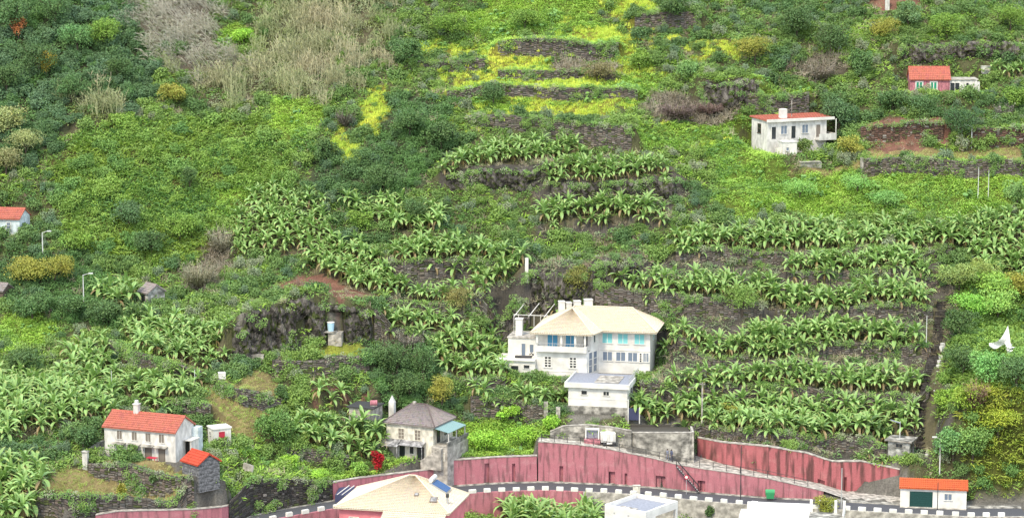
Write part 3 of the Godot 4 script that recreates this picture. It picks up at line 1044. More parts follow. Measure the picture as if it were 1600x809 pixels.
func paint_ground() -> void:
	cover(WOOD, [[-40, -30], [210, -30], [215, 60], [250, 100], [240, 160], [190, 180], [110, 200], [60, 260], [-40, 280]])
	cover(GREY, [[1000, 395], [1200, 395], [1478, 395], [1450, 560], [1436, 715], [1200, 700], [1000, 668], [1040, 560], [960, 500], [935, 455]], 0.8)
	cover(GREY, [[690, 250], [860, 240], [1060, 262], [1070, 300], [1040, 352], [840, 366], [830, 300], [690, 296]], 0.8)
	cover(GREY, [[590, 405], [830, 400], [905, 470], [880, 515], [700, 500], [600, 468]], 0.8)
	cover(CANE, [[420, -20], [600, -20], [615, 50], [600, 110], [560, 125], [510, 160], [450, 172], [420, 150], [395, 120], [400, 60]], 3.0)
	cover(CANE, [[250, 105], [400, 100], [440, 150], [400, 168], [350, 160], [300, 135]], 3.5)
	cover(DEAD, [[215, -20], [330, -20], [345, 40], [350, 90], [400, 110], [340, 118], [270, 105], [240, 75], [205, 50]], 3.0)
	cover(LIME, [[335, 40], [395, 38], [410, 62], [360, 75], [330, 68]], 1.5)
	cover(LIME, [[640, 60], [800, 60], [980, 60], [1040, 110], [1020, 170], [700, 180], [640, 130]], 2.0)
	cover(SCRUB, [[630, 82], [770, 82], [770, 112], [690, 150], [630, 150]], 2.0)
	cover(CANE, [[105, 152], [180, 142], [190, 175], [150, 198], [110, 192]], 2.0)
	cover(VINES, [[80, 260], [120, 210], [200, 185], [300, 190], [420, 185], [470, 215], [450, 300], [360, 320], [330, 400], [250, 420], [100, 380]])
	cover(LIME, [[770, -10], [940, -10], [940, 55], [780, 60], [720, 50]], 2.0)
	for p in [
		[[935, -10], [1030, -10], [1015, 18], [960, 30], [945, 15]], [[868, 42], [940, 38], [1005, 45], [1018, 66], [1000, 78], [950, 80], [975, 62], [880, 62]], [[945, 76], [1000, 74], [995, 92], [945, 94]],
		[[655, 66], [760, 68], [768, 92], [700, 92], [660, 88]], [[755, 84], [885, 90], [890, 112], [765, 112]], [[695, 113], [790, 112], [800, 136], [720, 140], [690, 128]], [[800, 114], [930, 116], [960, 126], [940, 143], [800, 142]],
		[[960, 96], [1035, 104], [1040, 122], [965, 118]], [[686, 150], [742, 150], [745, 176], [690, 174]], [[788, 155], [985, 152], [984, 182], [790, 180]], [[638, 106], [692, 106], [690, 118], [640, 116]],
		[[570, 142], [618, 140], [628, 172], [600, 186], [565, 178]], [[562, 180], [600, 180], [600, 206], [565, 204]],
		[[522, 205], [562, 212], [556, 256], [520, 245]], [[1055, 62], [1150, 64], [1130, 86], [1055, 84]], [[1010, 215], [1030, 200], [1100, 195], [1170, 200], [1100, 225]], [[695, 195], [740, 192], [735, 208], [695, 210]]]:
		cover(YELLOW, p, 2.2)
	for p in [
		[[1000, 205], [1110, 190], [1180, 188], [1180, 222], [1060, 232], [1000, 222]], [[1090, 228], [1180, 225], [1230, 255], [1340, 272], [1610, 272], [1610, 330], [1500, 342], [1120, 332], [1130, 285]],
		[[340, 296], [432, 286], [425, 318], [380, 335], [335, 345]], [[1135, 155], [1285, 125], [1285, 145], [1200, 158]], [[720, 655], [800, 640], [885, 665], [845, 705], [720, 712]],
		[[358, 700], [440, 715], [560, 735], [600, 750], [540, 760], [460, 738], [380, 730]], [[430, 150], [520, 165], [510, 200], [440, 230], [420, 200]], [[0, 500], [80, 480], [100, 530], [0, 560]], [[700, 10], [900, 5], [880, 45], [720, 55]]]:
		cover(LIME, p)
	cover(DRY, [[186, 520], [212, 540], [255, 562], [316, 580], [316, 572], [262, 552], [225, 532]], 0.2)
	cover(DRY, [[290, 605], [350, 606], [440, 650], [432, 690], [380, 690], [362, 664], [300, 642]], 0.8)
	cover(DIRT, [[480, 606], [590, 604], [592, 634], [540, 640], [480, 640]], 0.5)
	cover(LAWN, [[486, 545], [520, 536], [566, 536], [576, 553], [548, 560], [495, 560]], 0.2)
	for p in [[[62, 765], [95, 728], [180, 735], [245, 768], [300, 770], [290, 782], [236, 792], [150, 785]], [[162, 715], [210, 722], [290, 738], [285, 748], [240, 750], [175, 730]], [[345, 592], [420, 580], [445, 612], [400, 625]], [[290, 612], [340, 612], [380, 640], [372, 660], [310, 640]], [[1230, 255], [1345, 245], [1345, 262], [1240, 268]], [[1350, 236], [1600, 232], [1600, 252], [1350, 252]], [[185, 795], [355, 800], [355, 808], [185, 803]], [[495, 612], [480, 625], [580, 622], [590, 612]]]:
		cover(DRY, p, 0.6)
	cover(IVY, [[1500, 600], [1610, 580], [1610, 785], [1515, 780]])
	cover(VINES, [[1490, 440], [1610, 440], [1610, 600], [1500, 620], [1470, 700], [1465, 560]])
	cover(DARK, [[560, 540], [680, 500], [690, 590], [720, 640], [600, 640], [580, 600]])
	cover(DARK, [[-20, 400], [110, 400], [210, 440], [190, 520], [100, 500], [-20, 480]])
	cover(DARK, [[620, 150], [710, 150], [700, 240], [620, 330], [500, 320], [470, 230], [560, 255]])
	for p in [[[1008, 150], [1080, 140], [1150, 165], [1140, 190], [1010, 190]], [[1230, 90], [1310, 80], [1320, 120], [1240, 130]], [[290, 415], [340, 370], [362, 400], [340, 455], [285, 455]], [[600, 495], [680, 520], [680, 545], [590, 540]], [[870, 95], [965, 95], [965, 122], [875, 122]]]:
		cover(BRUSH, p)
	for p in [[[438, 440], [500, 428], [560, 450], [590, 470], [520, 468], [450, 452]], [[1345, 228], [1440, 222], [1440, 235], [1345, 238]], [[1350, 190], [1480, 190], [1480, 225], [1350, 225]], [[1500, 75], [1600, 70], [1600, 85], [1500, 85]], [[1365, -10], [1440, -10], [1440, 14], [1370, 16]], [[430, 355], [470, 350], [480, 380], [430, 390]]]:
		cover(DIRT, p, 0.8)
	for p in [[[690, 262], [860, 250], [1050, 285], [1040, 308], [700, 296]], [[820, 400], [1010, 390], [1000, 440], [930, 465], [820, 466]], [[1410, 560], [1490, 420], [1500, 440], [1470, 720], [1420, 720]]]:
		cover(GREY, p)
	for r in banana_rows:
		cover(SOIL, r[0], 0.5)
	cover(BARE, [[884, 646], [985, 646], [1060, 650], [1100, 668], [1092, 684], [985, 676], [885, 680]], 0.0)
	cover(SOIL, [[1452, 470], [1484, 470], [1474, 600], [1456, 712], [1432, 720], [1446, 600]], 0.5)
	cover(BARE, [[372, 525], [430, 512], [480, 496], [585, 506], [588, 532], [480, 534], [425, 556], [372, 562]], 0.8)
	cover(LIME, [[600, 722], [690, 726], [700, 740], [640, 748], [590, 745]], 0.3)
	cover(LIME, [[215, 778], [355, 778], [365, 800], [200, 800]], 0.4)


# ---------------------------------------------------------------- buildings
var sites := {}       # name -> place

func site(called: String, b: float, e: float, yaw: float, u0: float, u1: float, w0: float, w1: float, sink := 0.0, margin := 3.5) -> void:
	var p := survey(b, e)
	p.y -= sink
	sites[called] = [p, yaw]
	pad(p, yaw, u0, u1, w0, w1, margin)

func long_house() -> void:
	var t := thing("farmhouse", "long white two storey house with a red tiled roof and four doors", "house", sites.long[0], sites.long[1])
	gable_house(t, 10.9, 5.2, 4.2, 1.5, M.old_white, M.red_tile)
	for u in [2.35, 4.65, 6.75, 8.8]:
		opening(t, "window", Vector3(u, 2.55, 0), 0, 0.75, 1.15, M.old_white, M.shutter, 2, 1, 0.06)
		opening(t, "door", Vector3(u, 0.0, 0), 0, 0.85, 1.75, M.wood, M.shutter, 1, 1, 0.07, false)
		var mb := Mb.new()   # a thin weathered canopy over each door
		mb.box(Vector3(-0.95, 0, 0), Vector3(0.95, 0.1, 0.75), Color.WHITE, Transform3D(Basis(Vector3.RIGHT, 0.15), Vector3(u, 2.0, 0)))
		part(t, "door_canopy", mb, M.concrete)
	var ch := Mb.new()
	ch.box(Vector3(3.3, 4.4, -2.9), Vector3(4.0, 6.9, -2.2)); ch.box(Vector3(3.2, 6.9, -3.0), Vector3(4.1, 7.05, -2.1)); ch.box(Vector3(3.45, 7.05, -2.75), Vector3(3.85, 7.5, -2.35))
	part(t, "chimney", ch, M.old_white)
	var po := Mb.new()
	po.box(Vector3(10.9, -1, -4.4), Vector3(12.0, 2.5, -4.2)); po.box(Vector3(11.85, -1, -4.4), Vector3(12.05, 2.5, -2.3)); po.box(Vector3(10.9, 2.5, -4.5), Vector3(12.2, 2.65, -2.2))
	part(t, "porch", po, M.old_white)
	opening(t, "door", Vector3(10.9, 0.4, -3.2), 90, 0.8, 1.9, M.wood, M.glass_dark, 1, 1, 0.06, false)
	block_part(t, "rear_extension", Vector3(10.9, -1, -5.9), Vector3(11.9, 3.9, -4.6), M.pale_blue_white)
	var stx := Mb.new()
	for k in 8: stx.box(Vector3(-1.2 - k * 0.4, -1.5, -1.2), Vector3(-0.8 - k * 0.4, 1.8 - k * 0.28, 0.2))
	part(t, "outside_stair", stx, M.concrete)
	var bn := Mb.new()
	bn.box(Vector3(3.0, 0, 0.5), Vector3(4.2, 0.4, 1.0))
	part(t, "stone_bench", bn, M.pale_concrete)
	# red table in front of the last door
	var tb := thing("garden_table", "small red table on the yard before the last door of the long house", "table", t.transform * Vector3(8.0, 0, 1.3), -22)
	block_part(tb, "tabletop", Vector3(-0.7, 0.68, -0.4), Vector3(0.7, 0.75, 0.4), M.red_paint)
	for s in [Vector2(-1, -1), Vector2(1, -1), Vector2(-1, 1), Vector2(1, 1)]:
		block_part(tb, "leg", Vector3(s.x * 0.6 - 0.04, -0.1, s.y * 0.32 - 0.04), Vector3(s.x * 0.6 + 0.04, 0.68, s.y * 0.32 + 0.04), M.red_paint)
	var w := thing("gate_pillar", "white stone pillar at the foot of the long house's outside stair", "pillar", survey(133, 728), -10)
	block_part(w, "shaft", Vector3(-0.35, -0.5, -0.35), Vector3(0.35, 1.9, 0.35), M.old_white)
	block_part(w, "cap", Vector3(-0.45, 1.9, -0.45), Vector3(0.45, 2.05, 0.45), M.concrete)

func stone_hut(called: String, label: String, at: Vector3, yaw: float, l: float, d: float, h: float, rise: float, wallm: Material, roofm: Material, door_u := -1.0) -> Node3D:
	var t := thing(called, label, "hut", at, yaw)
	gable_house(t, l, d, h, rise, wallm, roofm, 0.25)
	if door_u >= 0: opening(t, "door", Vector3(door_u, 0, 0), 0, 0.8, 1.7, M.wood, M.glass_dark, 1, 1, 0.07, false)
	return t

func flat_hut(called: String, label: String, at: Vector3, yaw: float, l: float, d: float, h: float, wallm: Material, slabm: Material, over := 0.3) -> Node3D:
	var t := thing(called, label, "shed", at, yaw)
	block_part(t, "wall", Vector3(0, -1.5, -d), Vector3(l, h, 0), wallm)
	block_part(t, "roof", Vector3(-over, h, -d - over), Vector3(l + over, h + 0.18, over), slabm)
	return t

func cream_house() -> void:
	var t := thing("villa", "large cream two storey house with a hipped beige roof and blue windows", "house", sites.villa[0], sites.villa[1])
	var foot := [Vector2(0, 0), Vector2(7.6, 0), Vector2(8.9, -3.5), Vector2(16.6, -3.5), Vector2(16.6, -11), Vector2(0, -11)]
	var mb := Mb.new()
	var ring := func(poly: Array, y0: float, y1: float) -> void:
		for k in poly.size():
			var a: Vector2 = poly[k]
			var b: Vector2 = poly[(k + 1) % poly.size()]
			mb.quad(Vector3(a.x, y0, a.y), Vector3(b.x, y0, b.y), Vector3(b.x, y1, b.y), Vector3(a.x, y1, a.y))
	ring.call(foot, -4.5, 3.75)
	# upper storey: the left wing stands back behind its balcony
	ring.call([Vector2(0, -1.2), Vector2(8.05, -1.2), Vector2(8.9, -3.5), Vector2(16.6, -3.5), Vector2(16.6, -11), Vector2(0, -11)], 3.75, 6.5)
	mb.box(Vector3(0, 6.25, -1.2), Vector3(7.7, 6.5, 0))
	part(t, "wall", mb, M.white)
	var bal := Mb.new()
	bal.box(Vector3(-0.15, 3.75, -1.2), Vector3(7.7, 4.0, 0.75))
	bal.box(Vector3(-0.15, 4.0, 0.6), Vector3(7.7, 4.6, 0.75)); bal.box(Vector3(-0.15, 4.0, -1.2), Vector3(0, 4.6, 0.6)); bal.box(Vector3(7.55, 4.0, -1.2), Vector3(7.7, 4.6, 0.6))
	part(t, "balcony", bal, M.white)
	for u in [0.18, 3.85, 5.95, 7.4]:
		block_part(t, "column", Vector3(u - 0.16, 4.0, 0.2), Vector3(u + 0.16, 6.25, 0.5), M.white)
	var rl := Mb.new()
	rl.box(Vector3(0.0, 4.98, 0.64), Vector3(7.6, 5.04, 0.70))
	for k in 20: rl.box(Vector3(0.2 + k * 0.38, 4.6, 0.655), Vector3(0.23 + k * 0.38, 4.98, 0.685))
	part(t, "balcony_railing", rl, M.metal)
	for u in [2.25, 5.0]: opening(t, "balcony_door", Vector3(u, 4.02, -1.2), 0, 1.5, 2.15, M.white, M.blue_curtain, 2, 1, 0.1, false)
	opening(t, "window", Vector3(7.2, 4.3, -1.2), 0, 0.7, 1.9, M.white, M.glass_dark, 1, 1, 0.08, false)
	for u in [1.75, 5.55]: opening(t, "window", Vector3(u, 1.35, 0), 0, 0.9, 1.5, M.white, M.glass_dark, 2, 4, 0.16)
	block_part(t, "cornice", Vector3(-0.05, 0.65, 0), Vector3(7.62, 0.72, 0.05), M.white)
	block_part(t, "cornice", Vector3(8.9, 3.5, -3.5), Vector3(16.65, 3.66, -3.4), M.white)
	for u in [10.15, 12.5, 15.0]: opening(t, "window", Vector3(u, 4.6, -3.5), 0, 1.45, 1.45, M.white, M.teal_curtain, 2, 1, 0.1)
	for u in [10.2, 12.2, 14.0]: opening(t, "window", Vector3(u, 1.95, -3.5), 0, 1.35, 1.3, M.white, M.slate_glass, 2, 1, 0.12)
	opening(t, "window", Vector3(15.2, 1.9, -3.5), 0, 0.25, 1.3, M.white, M.glass_dark, 1, 4, 0.1)
	opening(t, "window", Vector3(16.0, 1.95, -3.5), 0, 0.75, 1.3, M.white, M.slate_glass, 3, 1, 0.1)
	opening(t, "window", Vector3(16.6, 4.7, -7.2), 90, 1.2, 1.3, M.white, M.teal_curtain, 2, 1, 0.1)
	var turn := rad_to_deg(atan2(3.5, 1.3))
	opening(t, "window", Vector3(8.4, 4.9, -2.15), turn, 0.45, 1.2, M.white, M.glass_dark)
	for f in [0.3, 0.68]: opening(t, "glass_door", Vector3(7.6 + 1.3 * f, 0.5, -3.5 * f), turn, 0.95, 3.0, M.white, M.slate_glass, 1, 3, 0.1, false)
	# roof: a hipped wing to the front and a hipped wing to the right
	var e := 6.5
	var top := 9.3
	var A := Vector3(-0.8, e, 0.9)
	var B := Vector3(8.6, e, 0.9)
	var C := Vector3(17.7, e, -2.6)
	var D := Vector3(17.7, e, -12)
	var E := Vector3(-0.8, e, -12)
	var P := Vector3(4.6, top, -5.0)
	var Q := Vector3(13.4, top, -7.2)
	var R := Vector3(4.6, top, -7.2)
	var V := Vector3(9.6, e, -2.6)
	poly_roof(t, [[A, B, P, P], [E, A, P, R], [B, V, R, P], [V, C, Q, R], [C, D, Q, Q], [D, E, R, Q]], M.beige_tile, 0.34, 0.42, 0.05)
	# hip cappings
	var caps := Mb.new()
	for s in [[A, P], [B, P], [C, Q], [P, R], [R, Q]]:
		var up := Vector3(0, 0.14, 0)
		caps.tube([s[0] + up, s[0].lerp(s[1], 0.5) + up, s[1] + up], [0.1, 0.1, 0.1], 5)
	part(t, "hip_capping", caps, M.beige_tile)
	# left annexes
	block_part(t, "annex", Vector3(-4.6, -2, -6.5), Vector3(0, 5.2, -1.6), M.white)
	block_part(t, "annex_parapet", Vector3(-4.75, 5.2, -6.6), Vector3(0, 5.38, -1.45), M.pale_concrete)
	opening(t, "door", Vector3(-2.25, 2.45, -1.6), 0, 0.55, 1.95, M.white, M.slate_glass, 1, 1, 0.08, false)
	opening(t, "window", Vector3(-1.0, 3.1, -1.6), 0, 0.55, 1.2, M.white, M.slate_glass, 1, 1, 0.08)
	block_part(t, "lower_annex", Vector3(-5.6, -2.5, -3.5), Vector3(-0.02, 2.3, 0.9), M.white)
	block_part(t, "lower_annex_roof", Vector3(-5.9, 2.3, -3.5), Vector3(-0.02, 2.48, 1.25), M.white)
	opening(t, "door", Vector3(-3.1, -0.6, 0.9), 0, 1.1, 2.1, M.white, M.glass_dark, 1, 1, 0.08, false)
	for u in [-4.7, -1.3]: opening(t, "window", Vector3(u, 1.15, 0.9), 0, 0.85, 0.5, M.white, M.glass_dark, 1, 1, 0.07)
	var ch := Mb.new()
	ch.box(Vector3(-3.7, 5.3, -3.6), Vector3(-2.7, 7.8, -2.8)); ch.box(Vector3(-3.8, 7.8, -3.7), Vector3(-2.6, 7.95, -2.7))
	part(t, "chimney", ch, M.white)
	var pg := Mb.new()
	for x in [-4.6, -3.9, -1.5, -0.5, 0.6]: pg.tube([Vector3(x, 5.3, -6.2), Vector3(x, 8.0, -6.2)], [0.06, 0.06], 5)
	for x in [-4.6, -2.4, 0.0]: pg.tube([Vector3(x, 7.6, -6.2), Vector3(x + 0.8, 8.9, -11.0)], [0.07, 0.07], 5)
	pg.tube([Vector3(-4.6, 7.9, -6.2), Vector3(0.6, 7.9, -6.2)], [0.06, 0.06], 5)
	part(t, "pergola", pg, M.old_white)
	# water tanks on the flat bit of roof behind the ridge
	for k in 4:
		var g := thing("water_tank", ["white water tank behind the cream roof, leftmost of four", "white water tank behind the cream roof, second from the left of four", "small white water tank just left of the cream roof's top", "tallest white water tank behind the top of the cream roof"][k], "tank", t.transform * Vector3([2.2, 3.3, 4.6, 6.3][k], 8.2, -9.2), 10, "tanks behind the cream roof")
		var s: float = [0.8, 0.7, 0.9, 1.1][k]
		block_part(g, "tank_body", Vector3(-s * 0.55, -0.6, -0.5), Vector3(s * 0.55, s * 1.4 + 0.3, 0.5), M.white)
		block_part(g, "lid", Vector3(-s * 0.6, s * 1.4 + 0.3, -0.56), Vector3(s * 0.6, s * 1.4 + 0.4, 0.56), M.white)
	block_part(t, "roof_stand", Vector3(1.2, 6.0, -11.5), Vector3(7.4, 7.6, -8.4), M.white)
	var tub := thing("bundle", "dark bundle of pipes lying on the low annex roof of the cream house", "bundle", t.transform * Vector3(-2.0, 2.48, -0.4), -8)
	var bm := Mb.new()
	for k in 4: bm.tube([Vector3(-1.3, 0.12 + 0.1 * (k % 2), 0.2 * k - 0.4), Vector3(1.2, 0.14 + 0.1 * (k % 2), 0.2 * k - 0.3)], [0.13, 0.13], 6)
	bm.tube([Vector3(1.1, 0.2, -0.2), Vector3(1.5, 0.5, 0), Vector3(1.2, 0.75, 0.1), Vector3(0.9, 0.5, 0.1)], [0.1, 0.1, 0.1, 0.1], 6)
	part(tub, "pipes", bm, M.dark_metal)

func garage_block() -> void:
	var t := thing("outbuilding", "cream flat roofed block with two small windows in front of the villa", "building", sites.block[0], sites.block[1])
	block_part(t, "base", Vector3(-0.08, -3.2, -7.9), Vector3(8.75, 1.15, 0.1), M.concrete)
	block_part(t, "wall", Vector3(0, 1.15, -7.8), Vector3(8.7, 3.9, 0), M.white)
	block_part(t, "ledge", Vector3(-0.04, 2.2, -7.8), Vector3(8.74, 2.27, 0.04), M.white)
	var r := Mb.new()
	r.box(Vector3(-0.5, 3.9, -8.2), Vector3(9.1, 4.3, 0.5))
	r.box(Vector3(-0.5, 4.3, 0.3), Vector3(9.1, 4.62, 0.5)); r.box(Vector3(-0.5, 4.3, -8.2), Vector3(-0.3, 4.62, 0.3)); r.box(Vector3(8.9, 4.3, -8.2), Vector3(9.1, 4.62, 0.3))
	part(t, "roof", r, M.white)
	block_part(t, "terrace_deck", Vector3(-0.3, 4.3, -8.2), Vector3(8.9, 4.36, 0.3), M.deck)
	var dk := Mb.new()
	for k in 5: dk.box(Vector3(3.6, 4.4, -2.0 - k * 1.1), Vector3(7.2, 4.47, -1.3 - k * 1.1))
	part(t, "terrace_tiles", dk, M.pale_concrete)
	var rl := Mb.new()
	for k in 9: rl.box(Vector3(8.96, 4.62, -8.0 + k), Vector3(9.02, 5.5, -7.94 + k))
	rl.box(Vector3(8.96, 5.45, -8.0), Vector3(9.02, 5.52, 0.3)); rl.box(Vector3(8.96, 5.05, -8.0), Vector3(9.02, 5.1, 0.3))
	part(t, "railing", rl, M.metal)
	for u in [2.35, 5.6]: opening(t, "window", Vector3(u, 2.85, 0), 0, 0.8, 0.55, M.white, M.glass_dark, 2 if u > 3 else 1, 1, 0.07)
	opening(t, "door", Vector3(8.7, 1.15, -3.2), 90, 1.4, 2.6, M.white, M.glass_dark, 1, 1, 0.08, false)
	block_part(t, "side_wing", Vector3(8.7, 0.0, -7.8), Vector3(10.6, 3.4, -5.4), M.white)
	var g := thing("gate", "dark blue metal gate at the right foot of the cream flat roofed block", "gate", t.transform * Vector3(8.95, -0.6, 0.1), sites.block[1] + 4)
	block_part(g, "gate_leaf", Vector3(0, 0, 0), Vector3(1.5, 1.75, 0.08), M.navy)
	block_part(g, "gate_post", Vector3(-0.15, -0.5, -0.08), Vector3(0, 3.0, 0.14), M.white)
	block_part(g, "gate_post", Vector3(1.5, -0.5, -0.08), Vector3(1.65, 1.9, 0.14), M.white)

func old_house() -> void:
	var t := thing("old_house", "old yellowish house with a grey hipped roof and a teal awning", "house", sites.old[0], sites.old[1])
	block_part(t, "wall", Vector3(0, -3.5, -6.4), Vector3(7.4, 4.9, 0), M.cream)
	var e := 4.95
	var A := Vector3(-0.4, e, 0.4)
	var B := Vector3(7.8, e, 0.4)
	var C := Vector3(7.8, e, -6.8)
	var D := Vector3(-0.4, e, -6.8)
	var P := Vector3(2.6, 7.2, -3.2)
	var Q := Vector3(4.9, 7.2, -3.2)
	poly_roof(t, [[A, B, Q, P], [B, C, Q, Q], [C, D, P, Q], [D, A, P, P]], M.grey_tile, 0.28, 0.4, 0.3)
	var caps := Mb.new()
	for s in [[A, P], [B, Q], [C, Q], [P, Q]]: caps.tube([s[0] + Vector3(0, 0.12, 0), s[1] + Vector3(0, 0.12, 0)], [0.09, 0.09], 5, Color(0.5, 0.45, 0.45))
	part(t, "hip_capping", caps, M.grey_tile)
	for u in [2.35, 4.95]: opening(t, "window", Vector3(u, 2.75, 0), 0, 0.85, 1.45, M.cream, M.shutter, 2, 3, 0.07)
	opening(t, "door", Vector3(2.5, 0.0, 0), 0, 0.9, 1.75, M.old_white, M.glass_dark, 1, 1, 0.08, false)
	opening(t, "window", Vector3(4.0, 0.7, 0), 0, 0.6, 1.0, M.old_white, M.glass_dark, 1, 1, 0.08)
	opening(t, "door", Vector3(5.4, 0.0, 0), 0, 1.0, 1.75, M.wood, M.glass_dark, 1, 1, 0.06, false)
	for a in [[-1.6, 2.5, 2.05, 1.9], [2.3, 6.2, 2.0, 1.4]]:
		var m := Mb.new()
		m.box(Vector3(a[0], 0, 0), Vector3(a[1], 0.06, a[3]), Color.WHITE, Transform3D(Basis(Vector3.RIGHT, 0.36), Vector3(0, 2.55, 0)))
		for x in [a[0] + 0.1, a[1] - 0.1]: m.box(Vector3(x - 0.04, -0.2, a[3] - 0.35), Vector3(x + 0.04, 1.95, a[3] - 0.27))
		part(t, "canopy", m, M.grey_sheet)
	var aw := Mb.new()
	aw.box(Vector3(0, 0, -5.6), Vector3(2.6, 0.06, 0.2), Color.WHITE, Transform3D(Basis(Vector3(0, 0, 1), -0.2), Vector3(7.4, 4.75, 0)))
	part(t, "awning", aw, M.teal_sheet)
	for z in [0.0, -2.6, -5.4]: block_part(t, "awning_post", Vector3(9.75, 1.5, z - 0.06), Vector3(9.87, 4.25, z + 0.06), M.old_white)
	opening(t, "door", Vector3(7.4, 2.3, -1.6), 90, 0.9, 2.0, M.wood, M.glass_dark, 1, 1, 0.07, false)
	opening(t, "window", Vector3(7.4, 2.9, -4.0), 90, 0.9, 1.2, M.old_white, M.glass_dark, 2, 1, 0.07)
	block_part(t, "side_terrace", Vector3(7.4, -4.8, -6.4), Vector3(9.9, 2.2, 0.6), M.pale_concrete)
	block_part(t, "terrace_parapet", Vector3(9.75, 2.2, -6.4), Vector3(9.95, 3.0, 0.6), M.concrete)
	var stx := Mb.new()
	for k in 9: stx.box(Vector3(6.0 + k * 0.36, -1.0, 0.05), Vector3(6.36 + k * 0.36, 0.2 + k * 0.24, 1.3))
	part(t, "outside_stair", stx, M.pale_concrete)
	opening(t, "niche", Vector3(9.2, 0.2, 0.6), 0, 0.5, 1.2, M.old_white, M.cream, 1, 1, 0.06, false)
	block_part(t, "roof_pillar", Vector3(2.7, 7.2, -3.4), Vector3(3.1, 7.55, -3.0), M.pale_concrete)
	var c := thing("chimney_stack", "tall white chimney between the concrete block hut and the old grey roofed house", "chimney", survey(612, 668) + Vector3(0, 0, -1.5), -20)
	block_part(c, "stack", Vector3(-0.4, -2, -0.4), Vector3(0.4, 3.4, 0.4), M.old_white)
	var cm := Mb.new()
	for k in 4:
		var a := TAU * (k + 0.5) / 4
		var b := TAU * (k + 1.5) / 4
		cm.tri(Vector3(cos(a) * 0.6, 3.4, -sin(a) * 0.6), Vector3(cos(b) * 0.6, 3.4, -sin(b) * 0.6), Vector3(0, 4.5, 0))
	part(c, "pointed_cap", cm, M.old_white)

func pink_house() -> void:
	var t := thing("cottage", "small pink house with green shutters and a red tiled roof", "house", sites.pink[0], sites.pink[1])
	gable_house(t, 6.6, 4.2, 2.5, 1.7, M.rose, M.red_tile, 0.3)
	for u in [1.5, 3.9]: opening(t, "window", Vector3(u, 0.75, 0), 0, 0.95, 1.15, M.white, M.green_paint, 2, 1, 0.2)
	block_part(t, "base", Vector3(3.3, -1.6, 0.0), Vector3(5.7, -0.1, 0.5), M.white)
	block_part(t, "annex", Vector3(6.6, -1.6, -4.0), Vector3(11.2, 2.3, -0.3), M.old_white)
	block_part(t, "annex_roof", Vector3(6.6, 2.3, -4.2), Vector3(11.4, 2.45, -0.1), M.pale_concrete)
	opening(t, "door", Vector3(7.5, 0.1, -0.3), 0, 1.5, 1.7, M.white, M.glass_dark, 2, 1, 0.09, false)
	opening(t, "window", Vector3(9.6, 0.9, -0.3), 0, 0.4, 0.9, M.white, M.glass_dark)
	block_part(t, "corner_pillar", Vector3(10.8, -1.6, -0.3), Vector3(11.6, 2.0, 0.1), M.white)

func upper_white_house() -> void:
	var t := thing("flat_house", "white house with a low red roof, a row of dark windows and a balcony", "house", sites.upper[0] + Vector3(0, 2.2, 0), sites.upper[1])
	block_part(t, "wall", Vector3(0, -2.8, -5.2), Vector3(11.2, 3.2, 0), M.old_white)
	var r := [Vector3(-0.3, 3.25, 0.35), Vector3(12.4, 3.25, 0.35), Vector3(12.4, 3.5, -5.5), Vector3(-0.3, 3.5, -5.5)]
	poly_roof(t, [r], M.red_tile, 0.3, 0.42, 0.25)
	block_part(t, "roof_edge", Vector3(-0.35, 2.95, 0.36), Vector3(12.45, 3.42, 0.5), M.white)
	block_part(t, "chimney", Vector3(3.0, 3.2, -1.6), Vector3(4.1, 4.9, -0.7), M.white)
	block_part(t, "roof_pipe", Vector3(5.6, 3.3, -2.0), Vector3(5.7, 6.2, -1.9), M.concrete)
	for u in [1.2, 4.9, 9.6]: opening(t, "door", Vector3(u, 0.15, 0), 0, 0.8, 2.0, M.white, M.glass_dark if u < 9 else M.shutter, 1, 1, 0.08, false)
	for u in [3.1, 7.1]: opening(t, "window", Vector3(u, 0.9, 0), 0, 1.1, 1.35, M.white, M.slate_glass, 2, 1, 0.08)
	opening(t, "window", Vector3(0, 1.0, -2.6), -90, 0.9, 1.4, M.wood, M.glass_dark, 1, 2, 0.12)
	var bal := Mb.new()
	bal.box(Vector3(9.0, -0.3, 0), Vector3(12.3, -0.1, 1.4)); bal.box(Vector3(9.0, -0.1, 1.28), Vector3(12.3, 0.75, 1.4)); bal.box(Vector3(12.18, -0.1, -2.5), Vector3(12.3, 0.75, 1.28)); bal.box(Vector3(11.2, -0.3, -2.5), Vector3(12.3, -0.1, 0))
	part(t, "balcony", bal, M.old_white)
	for z in [1.3, -2.3]: block_part(t, "balcony_post", Vector3(12.15, 0.75, z - 0.06), Vector3(12.28, 3.2, z + 0.06), M.old_white)
	var s := thing("small_outhouse", "small white outhouse with one little window below the flat roofed house", "shed", t.transform * Vector3(1.0, -2.3, 3.4), sites.upper[1] - 12)
	block_part(s, "wall", Vector3(0, -1.4, -2.4), Vector3(2.4, 2.2, 0), M.white)
	block_part(s, "roof", Vector3(-0.1, 2.2, -2.5), Vector3(2.5, 2.36, 0.1), M.old_white)
	block_part(s, "yellow_side", Vector3(-0.75, -1.2, -1.4), Vector3(-0.01, 1.2, -0.3), M.cream)
	opening(s, "window", Vector3(0.8, 0.9, 0), 0, 0.4, 0.5, M.white, M.slate_glass, 1, 1, 0.06)
	var v := thing("concrete_tank", "low grey concrete tank on the dry ground below the flat roofed house", "tank", survey(1268, 262), 12)
	block_part(v, "tank_wall", Vector3(-1.8, -0.6, -2.4), Vector3(1.8, 0.9, 0), M.concrete)
	block_part(v, "tank_lid", Vector3(-2.0, 0.9, -2.6), Vector3(1.6, 1.05, 0.15), M.pale_concrete)

